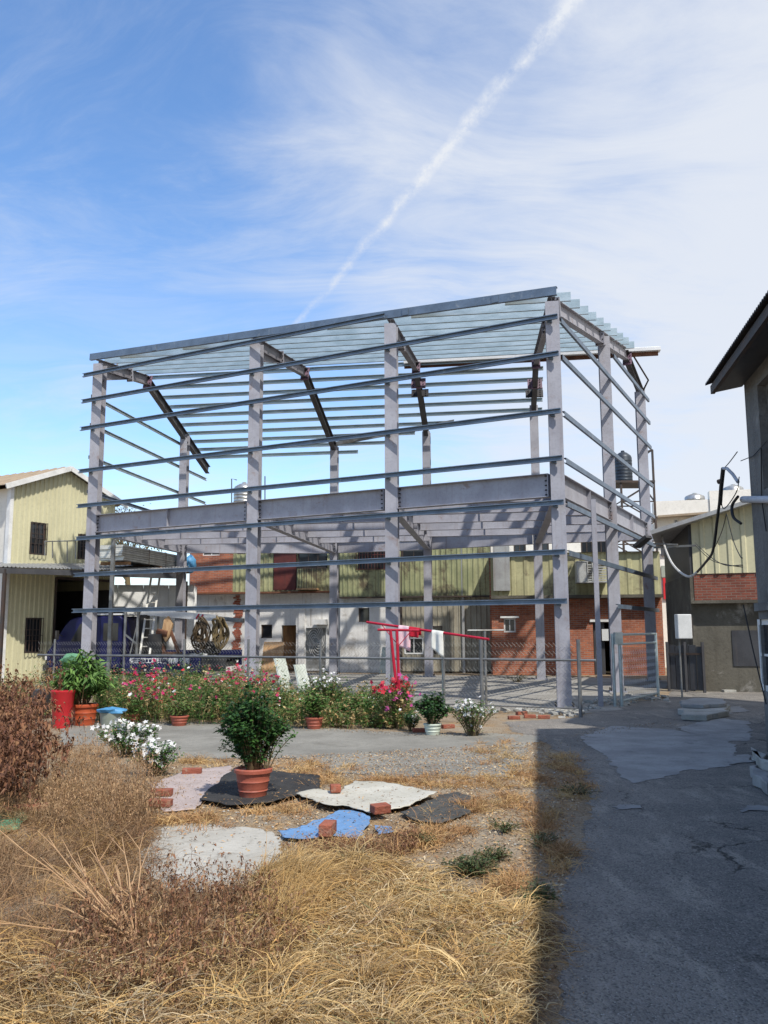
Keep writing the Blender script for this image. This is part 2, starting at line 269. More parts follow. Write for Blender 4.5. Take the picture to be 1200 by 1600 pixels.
# ------------------------------------------------------------------ mesh helpers
ORG = {}
col = scene.collection
def props(o, label=None, cat=None, group=None, kind=None):
    if label: o['label'] = label
    if cat: o['category'] = cat
    if group: o['group'] = group
    if kind: o['kind'] = kind
    return o
def thing(name, loc, label, cat, group=None):
    o = bpy.data.objects.new(name, None); o.empty_display_size = .2; col.objects.link(o); o.location = loc; ORG[o.name] = Vector(loc)
    return props(o, label, cat, group)
def link(name, me, parent=None, loc=None):
    o = bpy.data.objects.new(name, me); col.objects.link(o)
    if parent is not None:
        o.parent = parent; ORG[o.name] = ORG[parent.name]
    else:
        ORG[o.name] = Vector(loc or (0, 0, 0)); o.location = ORG[o.name]
    return o
class MB:
    def __init__(s): s.v = []; s.f = []
    def add(s, vs, fs):
        n = len(s.v); s.v += [tuple(x) for x in vs]; s.f += [tuple(i+n for i in f) for f in fs]; return s
    def frame(s, p, q, up=(0, 0, 1)):
        d = Vector(q)-Vector(p); L = d.length; d = d/L; a = Vector(up).cross(d)
        if a.length < 1e-5: a = Vector((1, 0, 0)).cross(d)
        a.normalize(); b = d.cross(a); return d, a, b, L
    def prism(s, prof, p, q, up=(0, 0, 1)):
        """profile (x,y) list in plane spanned by side a and up b"""
        p, q = Vector(p), Vector(q); d, a, b, L = s.frame(p, q, up); n = len(prof)
        vs = [p+a*x+b*y for x, y in prof]+[q+a*x+b*y for x, y in prof]
        fs = [tuple(range(n))[::-1], tuple(range(n, 2*n))]+[(i, (i+1) % n, n+(i+1) % n, n+i) for i in range(n)]
        return s.add(vs, fs)
    def bar(s, p, q, w=.05, h=.05, up=(0, 0, 1)):
        return s.prism([(-w/2, -h/2), (w/2, -h/2), (w/2, h/2), (-w/2, h/2)], p, q, up)
    def box(s, c, size, rz=0.):
        x, y, z = (k/2 for k in size); ca, sa = math.cos(rz), math.sin(rz)
        vs = [(c[0]+a*x*ca-b*y*sa, c[1]+a*x*sa+b*y*ca, c[2]+e*z) for a in (-1, 1) for b in (-1, 1) for e in (-1, 1)]
        return s.add(vs, [(0, 1, 3, 2), (4, 6, 7, 5), (0, 4, 5, 1), (2, 3, 7, 6), (0, 2, 6, 4), (1, 5, 7, 3)])
    def tube(s, pts, r=.02, n=6, r1=None, cap=True):
        pts = [Vector(p) for p in pts]; m = len(pts); r1 = r if r1 is None else r1; a = None; base = len(s.v)
        for i, p in enumerate(pts):
            d = (pts[min(i+1, m-1)]-pts[max(i-1, 0)]).normalized()
            if a is None: a = d.orthogonal().normalized()
            a = (a-d*a.dot(d)).normalized(); b = d.cross(a); rr = r+(r1-r)*i/max(1, m-1)
            s.v += [tuple(p+(a*math.cos(2*math.pi*k/n)+b*math.sin(2*math.pi*k/n))*rr) for k in range(n)]
        for i in range(m-1):
            for k in range(n):
                s.f.append((base+i*n+k, base+i*n+(k+1) % n, base+(i+1)*n+(k+1) % n, base+(i+1)*n+k))
        if cap: s.f.append(tuple(base+k for k in range(n))[::-1]); s.f.append(tuple(base+(m-1)*n+k for k in range(n)))
        return s
    def lathe(s, c, prof, n=24, jag=0.):
        base = len(s.v); c = Vector(c)
        for r, z in prof:
            for k in range(n):
                a = 2*math.pi*k/n; s.v.append((c.x+r*math.cos(a), c.y+r*math.sin(a), c.z+z))
        for i in range(len(prof)-1):
            for k in range(n): s.f.append((base+i*n+k, base+i*n+(k+1) % n, base+(i+1)*n+(k+1) % n, base+(i+1)*n+k))
        s.f.append(tuple(base+k for k in range(n))[::-1]); s.f.append(tuple(base+(len(prof)-1)*n+k for k in range(n)))
        return s
    def poly(s, pts, h):
        """extruded flat polygon, bottom z given in pts, thickness h"""
        n = len(pts); vs = [tuple(p) for p in pts]+[(p[0], p[1], p[2]+h) for p in pts]
        return s.add(vs, [tuple(range(n))[::-1], tuple(range(n, 2*n))]+[(i, (i+1) % n, n+(i+1) % n, n+i) for i in range(n)])
    def mesh(s, name, m, org=Vector((0, 0, 0)), smooth=False):
        me = bpy.data.meshes.new(name); me.from_pydata([(x-org[0], y-org[1], z-org[2]) for x, y, z in s.v], [], s.f)
        me.materials.append(MT[m]); me.update()
        if smooth:
            for p in me.polygons: p.use_smooth = True
            try: me.set_sharp_from_angle(angle=R(40))
            except Exception: pass
        return me
    def build(s, name, m, parent=None, label=None, cat=None, group=None, kind=None, smooth=False, org=None, bevel=0):
        if parent is not None: og = ORG[parent.name]
        elif org is not None: og = Vector(org)
        else:
            a = np.array(s.v); og = Vector(((a[:, 0].min()+a[:, 0].max())/2, (a[:, 1].min()+a[:, 1].max())/2, a[:, 2].min()))
        o = link(name, s.mesh(name, m, og, smooth), parent, og); props(o, label, cat, group, kind)
        if bevel:
            bv = o.modifiers.new('bevel', 'BEVEL'); bv.width = bevel; bv.segments = 2; bv.limit_method = 'ANGLE'
        return o
def fastmesh(name, V, k, nf, idx, m, colors=None, org=(0, 0, 0)):
    me = bpy.data.meshes.new(name); nv = len(V); V = V-np.array(org)
    me.vertices.add(nv); me.vertices.foreach_set('co', V.astype(np.float32).ravel())
    me.loops.add(nf*k); me.loops.foreach_set('vertex_index', idx.astype(np.int32).ravel())
    me.polygons.add(nf); me.polygons.foreach_set('loop_start', (np.arange(nf)*k).astype(np.int32))
    me.update(calc_edges=True)
    if colors is not None:
        ca = me.color_attributes.new('Col', 'FLOAT_COLOR', 'POINT')
        ca.data.foreach_set('color', np.concatenate([colors, np.ones((nv, 1))], 1).astype(np.float32).ravel())
    me.materials.append(MT[m]); return me
def palette(n, cols, jit=.25):
    cols = np.array(cols); c = cols[rng.integers(0, len(cols), n)]; return c*(1+rng.uniform(-jit, jit, (n, 1)))
def ribbons(root, az, el, length, bend, width, cols, seg=4, curl=0., zmin=.004):
    n = len(root); p = root.copy(); out = []; az = az.copy(); cur = rng.normal(0, 1, n)*curl; roll = rng.normal(0, .7, n)
    for k in range(seg+1):
        f = k/seg; wdt = width*(1-.85*f**1.5)
        side = np.stack([-np.sin(az)*np.cos(roll), np.cos(az)*np.cos(roll), np.sin(roll)], 1)*wdt[:, None]*.5
        out.append(p-side); out.append(p+side)
        e = el-bend*f; st = (length/seg)[:, None]*np.stack([np.cos(e)*np.cos(az), np.cos(e)*np.sin(az), np.sin(e)], 1)
        p = p+st; p[:, 2] = np.maximum(p[:, 2], zmin+rng.uniform(0, .03, n)); az = az+cur/seg
    V = np.stack(out, 1).reshape(-1, 3); m = 2*(seg+1)
    base = np.arange(n)[:, None]*m; q = np.array([[2*k, 2*k+1, 2*k+3, 2*k+2] for k in range(seg)])
    idx = (base[:, None]+q[None]).reshape(-1, 4); C = np.repeat(cols, m, 0)
    return V, idx, C
def leafquads(pts, d, L, W, cols, droop=.3):
    """pointed leaves folded on the midrib: 6 vertices, 4 triangles as 2 quads"""
    n = len(pts); d = d/np.linalg.norm(d, axis=1, keepdims=True); upv = np.array([0, 0, 1.])+rng.normal(0, .35, (n, 3))
    sd_ = np.cross(d, upv); sd_ /= np.linalg.norm(sd_, axis=1, keepdims=True)+1e-9; nm = np.cross(sd_, d)
    L = L[:, None]; W = W[:, None]
    a = pts; m1 = pts+d*L*.5+nm*L*.02; e = pts+d*L-nm*L*droop*.5-np.array([0, 0, 1.])*L*droop*.4
    l = pts+d*L*.45-sd_*W*.5+nm*W*.22; r = pts+d*L*.45+sd_*W*.5+nm*W*.22
    V = np.stack([a, l, e, r, m1], 1).reshape(-1, 3); b = np.arange(n)[:, None]*5
    idx = (b[:, None]+np.array([[0, 4, 1, 1], [1, 4, 2, 2], [0, 3, 4, 4], [4, 3, 2, 2]])[None])[:, :, :3].reshape(-1, 3)
    return V, idx, np.repeat(cols, 5, 0)
def discs(pts, nrm, rad, cols, pet=5):
    n = len(pts); nrm = nrm/np.linalg.norm(nrm, axis=1, keepdims=True); a = np.cross(nrm, rng.normal(0, 1, (n, 3))); a /= np.linalg.norm(a, axis=1, keepdims=True); b = np.cross(nrm, a)
    k = pet*2; vs = [pts]
    for i in range(k):
        an = 2*math.pi*i/k; rr = rad*(1 if i % 2 == 0 else .55); vs.append(pts+(a*math.cos(an)+b*math.sin(an))*rr[:, None]+nrm*(rad*.18)[:, None])
    V = np.stack(vs, 1).reshape(-1, 3); m = k+1; base = np.arange(n)[:, None]*m
    idx = (base[:, None]+np.array([[0, 1+i, 1+(i+1) % k] for i in range(k)])[None]).reshape(-1, 3)
    return V, idx, np.repeat(cols, m, 0)
def soup(name, parts, m, parent=None, label=None, cat=None, group=None, kind=None, org=None):
    Vs, Is, Cs, o = [], [], [], 0
    for V, I, C in parts: Vs.append(V); Is.append(I+o); Cs.append(C); o += len(V)
    V = np.concatenate(Vs); I = np.concatenate(Is); C = np.concatenate(Cs)
    og = ORG[parent.name] if parent is not None else Vector(org if org is not None else (V[:, 0].mean(), V[:, 1].mean(), max(0, V[:, 2].min())))
    ob = link(name, fastmesh(name, V, I.shape[1], len(I), I, m, C, tuple(og)), parent, og)
    return props(ob, label, cat, group, kind)
def inpoly(pts, poly):
    x, y = pts[:, 0], pts[:, 1]; ins = np.zeros(len(pts), bool); n = len(poly)
    for i in range(n):
        x1, y1 = poly[i][:2]; x2, y2 = poly[(i+1) % n][:2]
        c = ((y1 > y) != (y2 > y)) & (x < (x2-x1)*(y-y1)/(y2-y1+1e-12)+x1); ins ^= c
    return ins
def sample(poly, n):
    a = np.array([p[:2] for p in poly]); lo, hi = a.min(0), a.max(0); out = np.zeros((0, 2))
    while len(out) < n:
        p = rng.uniform(lo, hi, (n*2, 2)); out = np.concatenate([out, p[inpoly(p, poly)]])
    return out[:n]
def rough_outline(pts, step=.12, amp=.05, seed=1):
    """subdivide a ground polygon and make its edge ragged"""
    rr = random.Random(seed); out = []; n = len(pts); k = 0
    for i in range(n):
        a, b = Vector(pts[i]), Vector(pts[(i+1) % n]); L = (b-a).length; m = max(1, int(L/step)); nv = Vector((-(b-a).y, (b-a).x, 0)).normalized()
        off = 0
        for j in range(m):
            off = off*.6+rr.gauss(0, amp); out.append(a.lerp(b, j/m)+nv*(off if j else 0))
    return out

IP = lambda h, b, tf, tw: [(-b/2, -h/2), (b/2, -h/2), (b/2, -h/2+tf), (tw/2, -h/2+tf), (tw/2, h/2-tf), (b/2, h/2-tf), (b/2, h/2), (-b/2, h/2), (-b/2, h/2-tf), (-tw/2, h/2-tf), (-tw/2, -h/2+tf), (-b/2, -h/2+tf)]
def CP(h, b, lip, t, sgn=1):
    p = [(0, -h/2), (b, -h/2), (b, -h/2+lip), (b-t, -h/2+lip), (b-t, -h/2+t), (t, -h/2+t), (t, h/2-t), (b-t, h/2-t), (b-t, h/2-lip), (b, h/2-lip), (b, h/2), (0, h/2)]
    return [(x*sgn, y) for x, y in p]

# ================================================================== SETTING: ground
def sheet(name, pts, z, m, parent=None, kind='structure'):
    mb = MB(); mb.add([(p[0], p[1], z) for p in pts], [tuple(range(len(pts)))])
    me = mb.mesh(name, m)
    if me.polygons[0].normal.z < 0: me.flip_normals()
    o = link(name, me); props(o, kind=kind); return o
gn = MB(); gn.add([(-900, -300, 0), (900, -300, 0), (900, 1500, 0), (-900, 1500, 0)], [(0, 1, 2, 3)]); gn.build('ground', 'dirt_ground', kind='structure', org=(0, 0, 0))
# asphalt lane on the right
road = [Vector((1.05, -2, 0)), Vector((1.0, 3.0, 0)), G(872, 1600), G(880, 1480), G(872, 1400), G(905, 1330), G(925, 1260), G(905, 1200), G(860, 1165), G(800, 1142), G(790, 1128), G(905, 1122), G(960, 1100), G(1040, 1092), G(1060, 1066), G(1260, 1066), Vector((9, 12, 0)), Vector((7, -2, 0))]
sheet('asphalt_road', rough_outline(road, .045, .022, 3), .004, 'asphalt')
slab = [G(95, 1130), G(300, 1128), G(480, 1136), G(640, 1146), G(770, 1146), G(845, 1150), G(815, 1185), G(795, 1215), G(660, 1215), G(520, 1208), G(455, 1185), G(330, 1185), G(270, 1190), G(215, 1165), G(95, 1165)]
sheet('concrete_pad', rough_outline(slab, .05, .025, 5), .005, 'concrete')
sheet('concrete_patch', rough_outline([G(262, 1290), G(330, 1288), G(425, 1300), G(438, 1330), G(420, 1375), G(330, 1398), G(255, 1385), G(215, 1340)], .05, .022, 8), .004, 'oldslab')
sheet('building_floor', rough_outline([Vector((-12, 26, 0)), Vector((-8.6, 23.6, 0)), Vector((-3.4, 20.7, 0)), Vector((3.8, 16.7, 0)), Vector((4.9, 18.2, 0)), Vector((9.2, 27.2, 0)), Vector((5, 30, 0)), Vector((-9, 34, 0))], .3, .1, 9), .006, 'gravel_floor')
for i, pp in enumerate(([(905, 1152), (960, 1135), (1040, 1140), (1110, 1150), (1150, 1165), (1140, 1200), (1080, 1203), (1050, 1212), (990, 1225), (965, 1205), (940, 1180)],
                        [(1060, 1138), (1120, 1122), (1172, 1128), (1172, 1158), (1110, 1160)], [(955, 1262), (1000, 1260), (1004, 1264), (960, 1267)], [(1075, 1110), (1155, 1104), (1172, 1112), (1120, 1118)],
                        [(1150, 1264), (1200, 1262), (1210, 1267), (1160, 1271)], [(1130, 1185), (1170, 1180), (1175, 1192), (1140, 1196)])):
    sheet('concrete_patch', rough_outline([G(*q) for q in pp], .05, .022, 20+i), .008+.001*i, 'patch')

# ================================================================== STEEL FRAME
ang = R(81.0); q = Vector((math.cos(ang), math.sin(ang), 0)); pdir = Vector((math.sin(ang), -math.cos(ang), 0))
c1, c2, c3, c4 = (Vector(v) for v in ((-8.27, 24.24, 0), (-3.3, 21.58, 0), (.19, 19.7, 0), (3.66, 17.84, 0)))
fw = (c4-c1).normalized(); fn = Vector((fw.y, -fw.x, 0))            # along the front, outward
rw = Vector((.456, .89, 0)).normalized(); rn = Vector((rw.y, -rw.x, 0))  # right wall, outward
b1, b2, b3, b4 = c1+q*6.5, c2+q*9.5, c3+q*10.1-pdir*.26, c4+q*10.1-pdir*.24
r1, r2 = c4+rw*5.0, c4+rw*10.0
RIDGE, RZ, SF, SB = 25.75, 10.02, .158, .335
qd = lambda v: v.x*q.x+v.y*q.y
def roofz(v):
    d = qd(v)-RIDGE; return RZ+(d*SF if d < 0 else -d*SB)
frame = thing('steel_frame_building', (-2, 24, 0), 'unfinished two storey steel frame building of lilac grey columns, beams and open purlins', 'steel frame')
def column(v, ztop, wdt=.29, dep=.29, base=True):
    o = MB().prism(IP(dep, wdt, .016, .014), (v.x, v.y, .02), (v.x, v.y, ztop), up=q).build('column', 'steel_paint', frame)
    rz = ang-math.pi/2
    MB().box((v.x, v.y, .022), (wdt+.14, dep+.14, .03), rz).build('base_plate', 'steel_paint', o)
    m = MB()
    for a in (-1, 1):
        for b in (-1, 1):
            pp = v+pdir*a*(wdt/2+.03)+q*b*(dep/2+.03); m.tube([(pp.x, pp.y, .03), (pp.x, pp.y, .11)], .014, 6)
    m.build('anchor_bolt', 'bolt', o, kind='stuff')
    return o
for v in (c1, c2, c3, c4): column(v, roofz(v)-.22)
for v in (r1, r2): column(v, roofz(v)-.2)
for v in (b1, b2, b3, b4): column(v, roofz(v)-.2, .27, .27)
def ibeam(name, p, q_, h, b=.15, tf=.012, m='steel_paint', stiff=0, par=None):
    o = MB().prism(IP(h, b, tf, .009), p, q_).build(name, m, par or frame)
    if stiff:
        p, q_ = Vector(p), Vector(q_); L = (q_-p).length; n = max(1, int(L/stiff)); s = MB(); d = (q_-p).normalized(); a = Vector((-d.y, d.x, 0))
        for i in range(1, n):
            c = p.lerp(q_, i/n); s.box(c, (.008, b-.004, h-2*tf), math.atan2(d.y, d.x))
        s.build('stiffener', m, o, kind='stuff')
    return o
# rafters: rising from the front columns to the ridge, then falling to the back
def at_roof(v, dz=0): return Vector((v.x, v.y, roofz(v)+dz))
def splice(parent, v, d, ww=.34, hh=.5, m='steel_primer', up=(0, 0, 1)):
    s = MB(); s.prism([(-ww/2, -hh/2), (ww/2, -hh/2), (ww/2, hh/2), (-ww/2, hh/2)], v-d*.025, v+d*.025, up)
    o = s.build('splice_plate', m, parent); bm = MB(); dd, a, b, L = bm.frame(v, v+d, up)
    for i in (-1, 1):
        for j in (-.4, -.15, .15, .4): c = v+a*i*ww*.34+b*j*hh; bm.tube([c-d*.055, c+d*.055], .017, 6)
    bm.build('bolt', 'bolt', o, kind='stuff'); return o
ENDS = {}
for k, (c, b, ext) in enumerate(((c1, b1, 2.4), (c2, b2, .25), (c3, b3, .2), (c4, b4, .2))):
    fd_ = (b-c)/(b-c).dot(q); rp = c+fd_*(RIDGE-qd(c)); e = b+fd_*ext
    A, B, Cc = at_roof(c, -.26), at_roof(rp, -.26), at_roof(e, -.26)
    fr = ibeam('rafter', A-q*.1, B+q*.02, .30, .16, .012, 'rafter_mid'); br = ibeam('rafter', B-q*.02, Cc, .30, .16, .012, 'rafter_shaded')
    # haunch under the front half
    d = (B-A); s = MB(); L = min(2.2, d.length*.6); a0 = A+Vector((0, 0, -.145)); a1 = A+d.normalized()*L+Vector((0, 0, -.145)); sd2 = pdir*.006; fl = pdir*.08
    s.add([a0-sd2, a0+sd2, a0+sd2-Vector((0, 0, .28)), a0-sd2-Vector((0, 0, .28)), a1-sd2, a1+sd2], [(0, 1, 2, 3), (0, 4, 5, 1), (3, 2, 5, 4), (0, 3, 4), (1, 5, 2)])
    zz = Vector((0, 0, .28)); s.add([a0-fl-zz, a0+fl-zz, a1+fl, a1-fl, a0-fl-zz-Vector((0, 0, .012)), a0+fl-zz-Vector((0, 0, .012)), a1+fl-Vector((0, 0, .012)), a1-fl-Vector((0, 0, .012))], [(0, 1, 2, 3), (7, 6, 5, 4), (0, 4, 5, 1), (1, 5, 6, 2), (2, 6, 7, 3), (3, 7, 4, 0)])
    s.build('haunch', 'rafter_mid', fr)
    dF = (B-A).normalized(); dB = (Cc-B).normalized()
    splice(fr, A+dF*(L+.05) , dF, .2, .42, 'steel_paint'); splice(br, B+dB*.12, dB, .26, .46, 'steel_primer')
    if k >= 2: splice(br, B+dB*(.95 if k == 2 else 1.3), dB, .46, .36); splice(br, B+dB*(1.5 if k == 2 else 1.85), dB, .56, .26, 'bolt')
    # purlin cleats
    cm = MB(); nn_ = int((B-A).length/.8)
    for j in range(1, nn_): cm.box(A.lerp(B, j/nn_)+Vector((0, 0, .2)), (.08, .01, .12), ang)
    if cm.v: cm.build('cleat', 'steel_paint', fr, kind='stuff')
rp = c4+rw*((RIDGE-qd(c4))/rw.dot(q))
A, B, Cc = at_roof(c4, -.24)+rw*.2, at_roof(rp, -.24), at_roof(r2, -.24)+rw*.3
fr = ibeam('rafter', A, B, .34, .17, .014); br = ibeam('rafter', B, Cc, .30, .16, .012, 'rafter_shaded')
splice(fr, A+(B-A)*.56, (B-A).normalized(), .24, .46, 'steel_paint'); splice(br, B.lerp(Cc, .1), (Cc-B).normalized(), .26, .44)
splice(fr, A+(B-A).normalized()*.05, (B-A).normalized(), .24, .44, 'steel_paint')
# eave channel along the oblique front
ov = fn*.16
Pe = lambda v: at_roof(v, 0)+ov
e0, e1 = Pe(c1-fw*.28), Pe(c4+fw*.16)
MB().prism(CP(.19, .08, .03, .012, 1), e0, e1).build('eave_channel', 'girt', frame)
for f_ in (.18, .36, .545, .74, .9):
    pm = e0.lerp(e1, f_)+fn*.012; MB().box(pm, (.16, .018, .17), math.atan2(fw.y, fw.x)).build('joint_plate', 'girt', frame)
# purlins
def line_hit(d, A, dirv):
    """point on line A+t*dirv at q-depth d"""
    return A+dirv*((d-qd(A))/dirv.dot(q))
i = 0; d = qd(c4)+.35
while d < RIDGE-.1:
    L_ = line_hit(d, c1, fw) if d < qd(c1) else c1+q*(d-qd(c1))-pdir*.15
    R_ = line_hit(d, c4, rw)+pdir*.32
    L_ = Vector((L_.x, L_.y, roofz(L_))); R_ = Vector((R_.x, R_.y, roofz(R_)))
    MB().prism(CP(.20, .06, .02, .004, 1), L_, R_).build('purlin', 'galv', frame); d += .77
d = RIDGE+.3; qL = qd(b1+q*2.3); qR = 29.25
while d < qL:
    L_ = c1+q*(d-qd(c1))-pdir*.2
    R_ = c4+q*(d-qd(c4))+pdir*.06
    if d > qR:
        f_ = (d-qR)/(qL-qR); R_ = R_+(c2+q*(d-qd(c2))-R_)*min(1, .40+.6*f_)
    L_ = Vector((L_.x, L_.y, roofz(L_))); R_ = Vector((R_.x, R_.y, roofz(R_)))
    MB().prism(CP(.13, .05, .018, .004, -1), L_, R_).build('purlin', 'galv', frame); d += .56
# rear oblique eave strut
a = at_roof(b2, -.1); b = at_roof(c3+q*(qR-qd(c3))+pdir*.75, -.05)
MB().prism(CP(.14, .05, .018, .005), a, b).build('eave_strut', 'galv_dark', frame)
# ridge member with a pale cap, running out past the right wall
ra_ = at_roof(c1+q*(RIDGE-qd(c1))-pdir*.1, .0); rb_ = at_roof(line_hit(RIDGE, c4, rw)+pdir*1.0, .0)
ra_ = ra_+q*.32-Vector((0, 0, .16)); rb_ = rb_+q*.32-Vector((0, 0, .16))
ridge = MB().prism(CP(.12, .06, .02, .005), ra_+pdir*8.6, rb_).build('ridge_channel', 'rusty', frame)
MB().prism([(-.14, .062), (.14, .062), (.15, .16), (0, .22), (-.15, .16)], ra_+pdir*8.6, rb_+pdir*.06).build('ridge_cap', 'white_sheet_metal', ridge)
# girts
GZ = [8.2, 7.385, 6.14, 5.13, 4.2, 3.17, 2.165]
go = .225
for z in GZ:
    MB().prism(CP(.11, .055, .018, .004, -1), Vector((0, 0, z))+c1-fw*.42+fn*go, Vector((0, 0, z))+c4+fw*.19+fn*go).build('girt', 'girt', frame)
MB().prism(CP(.11, .055, .018, .004, -1), Vector((0, 0, 8.98))+c1-fw*.42+fn*go, Vector((0, 0, 8.98))+c3-fw*.05+fn*go).build('girt', 'girt', frame)
for z in GZ[:-1]:
    MB().prism(CP(.11, .055, .018, .004, 1), Vector((0, 0, z-.003))+c4+rw*.02+rn*.20, Vector((0, 0, z-.003))+r2+rw*.55+rn*.20).build('girt', 'girt', frame)
for z, s0 in ((8.95, .35), (2.165, -.5)):
    MB().prism(CP(.11, .055, .018, .004, 1), Vector((0, 0, z))+r1+rw*s0+rn*.20, Vector((0, 0, z))+r2+rw*.55+rn*.20).build('girt', 'girt', frame)
for z, s1 in ((8.35, 8.6), (7.5, 9.2), (6.55, 9.2), (5.55, 6.2)):
    MB().prism(CP(.10, .05, .016, .004, -1), Vector((0, 0, z))+c1-q*.1+pdir*-.2, Vector((0, 0, z))+c1+q*s1+pdir*-.2).build('girt', 'galv' if z > 6 else 'girt', frame)
# clips holding the girts to the columns
for v in (c1, c2, c3, c4):
    for z in GZ: MB().box(v+fn*.17+Vector((0, 0, z-.02)), (.09, .05, .13), math.atan2(fw.y, fw.x)).build('girt_clip', 'girt', frame)
# mezzanine beams
MZ = 4.61; MH = .5
def between(a, b, off=.16): d = (b-a).normalized(); return a+d*off, b-d*off
up = lambda v, z: Vector((v.x, v.y, z))
def endplates(o, a, b, z, h):
    d = (b-a).normalized()
    for c, s in ((a, 1), (b, -1)):
        cc = up(c, z)+d*s*.012; MB().box(cc, (.02, .2, h-.01), math.atan2(d.y, d.x)).build('end_plate', 'steel_paint', o)
        m = MB(); nrm = Vector((-d.y, d.x, 0))
        for j in range(5):
            for k in (-1, 1): pt = cc+d*s*.02+nrm*k*.065+Vector((0, 0, -h*.4+j*h*.2)); m.tube([pt, pt+d*s*.05], .016, 6)
        m.build('bolt', 'bolt', o, kind='stuff')
for a, b in ((c1, c2), (c2, c3), (c3, c4)):
    A, B = between(a, b, .17); o = ibeam('floor_beam', up(A, MZ), up(B, MZ), MH, .2, .014, stiff=2.6); endplates(o, A, B, MZ, MH)
for a, b in ((c4, r1), (r1, r2)):
    A, B = between(a, b, .2); o = ibeam('floor_beam', up(A, MZ), up(B, MZ), MH, .2, .014, stiff=2.2); endplates(o, A, B, MZ, MH)
for a, b in ((c1, b1), (c2, b2), (c3, b3), (c4, b4)):
    A, B = between(a, b, .17); o = ibeam('floor_beam', up(A, MZ-.02), up(B, MZ-.02), .48, .2, .014); endplates(o, A, B, MZ-.02, .48)
for a, b in ((b1, b2), (b2, b3), (b3, b4), (b4, r2)):
    A, B = between(a, b, .16); ibeam('floor_beam', up(A, MZ-.03), up(B, MZ-.03), .46, .18, .012, stiff=2.0)
cols = (c1, c2, c3, c4); bks = (b1, b2, b3, b4)
for k in range(3):
    d = qd(cols[k+1])+1.55
    while d < min(qd(bks[k]), qd(bks[k+1]))-.5:
        Rr = cols[k+1]+q*(d-qd(cols[k+1]))-pdir*.02
        Ll = (cols[k]+q*(d-qd(cols[k]))+pdir*.02) if d > qd(cols[k])+.1 else line_hit(d, c1, fw)+pdir*.25
        if (Rr-Ll).length > .6: ibeam('joist', up(Ll, MZ+.06), up(Rr, MZ+.06), .35, .15, .01, stiff=1.3)
        d += 1.75
d = qd(c4)+2.2
while d < qd(b4)-.4:
    Ll = c4+q*(d-qd(c4))+pdir*.02; Rr = line_hit(d, c4, rw)-pdir*.12
    ibeam('joist', up(Ll, MZ+.06), up(Rr, MZ+.06), .35, .15, .01, stiff=1.3); d += 2.0
# slender temporary posts
for (px, py, zt) in ((939, 1104, 4.35), (177, 1066, 4.3)):
    g = G(px, py) if px > 500 else Vector((-8.05, 25.4, 0))
    MB().bar((g.x, g.y, 0), (g.x, g.y, zt), .10, .10, up=q).build('post', 'steel_paint' if px > 500 else 'galv_dark', frame)
# bent bar at the right rear eave
a = P(983, 545, 25.4); MB().tube([a, P(1013, 594, 26.4), P(1005, 610, 26.6)], .028, 6).build('bent_bar', 'dark_steel', frame)

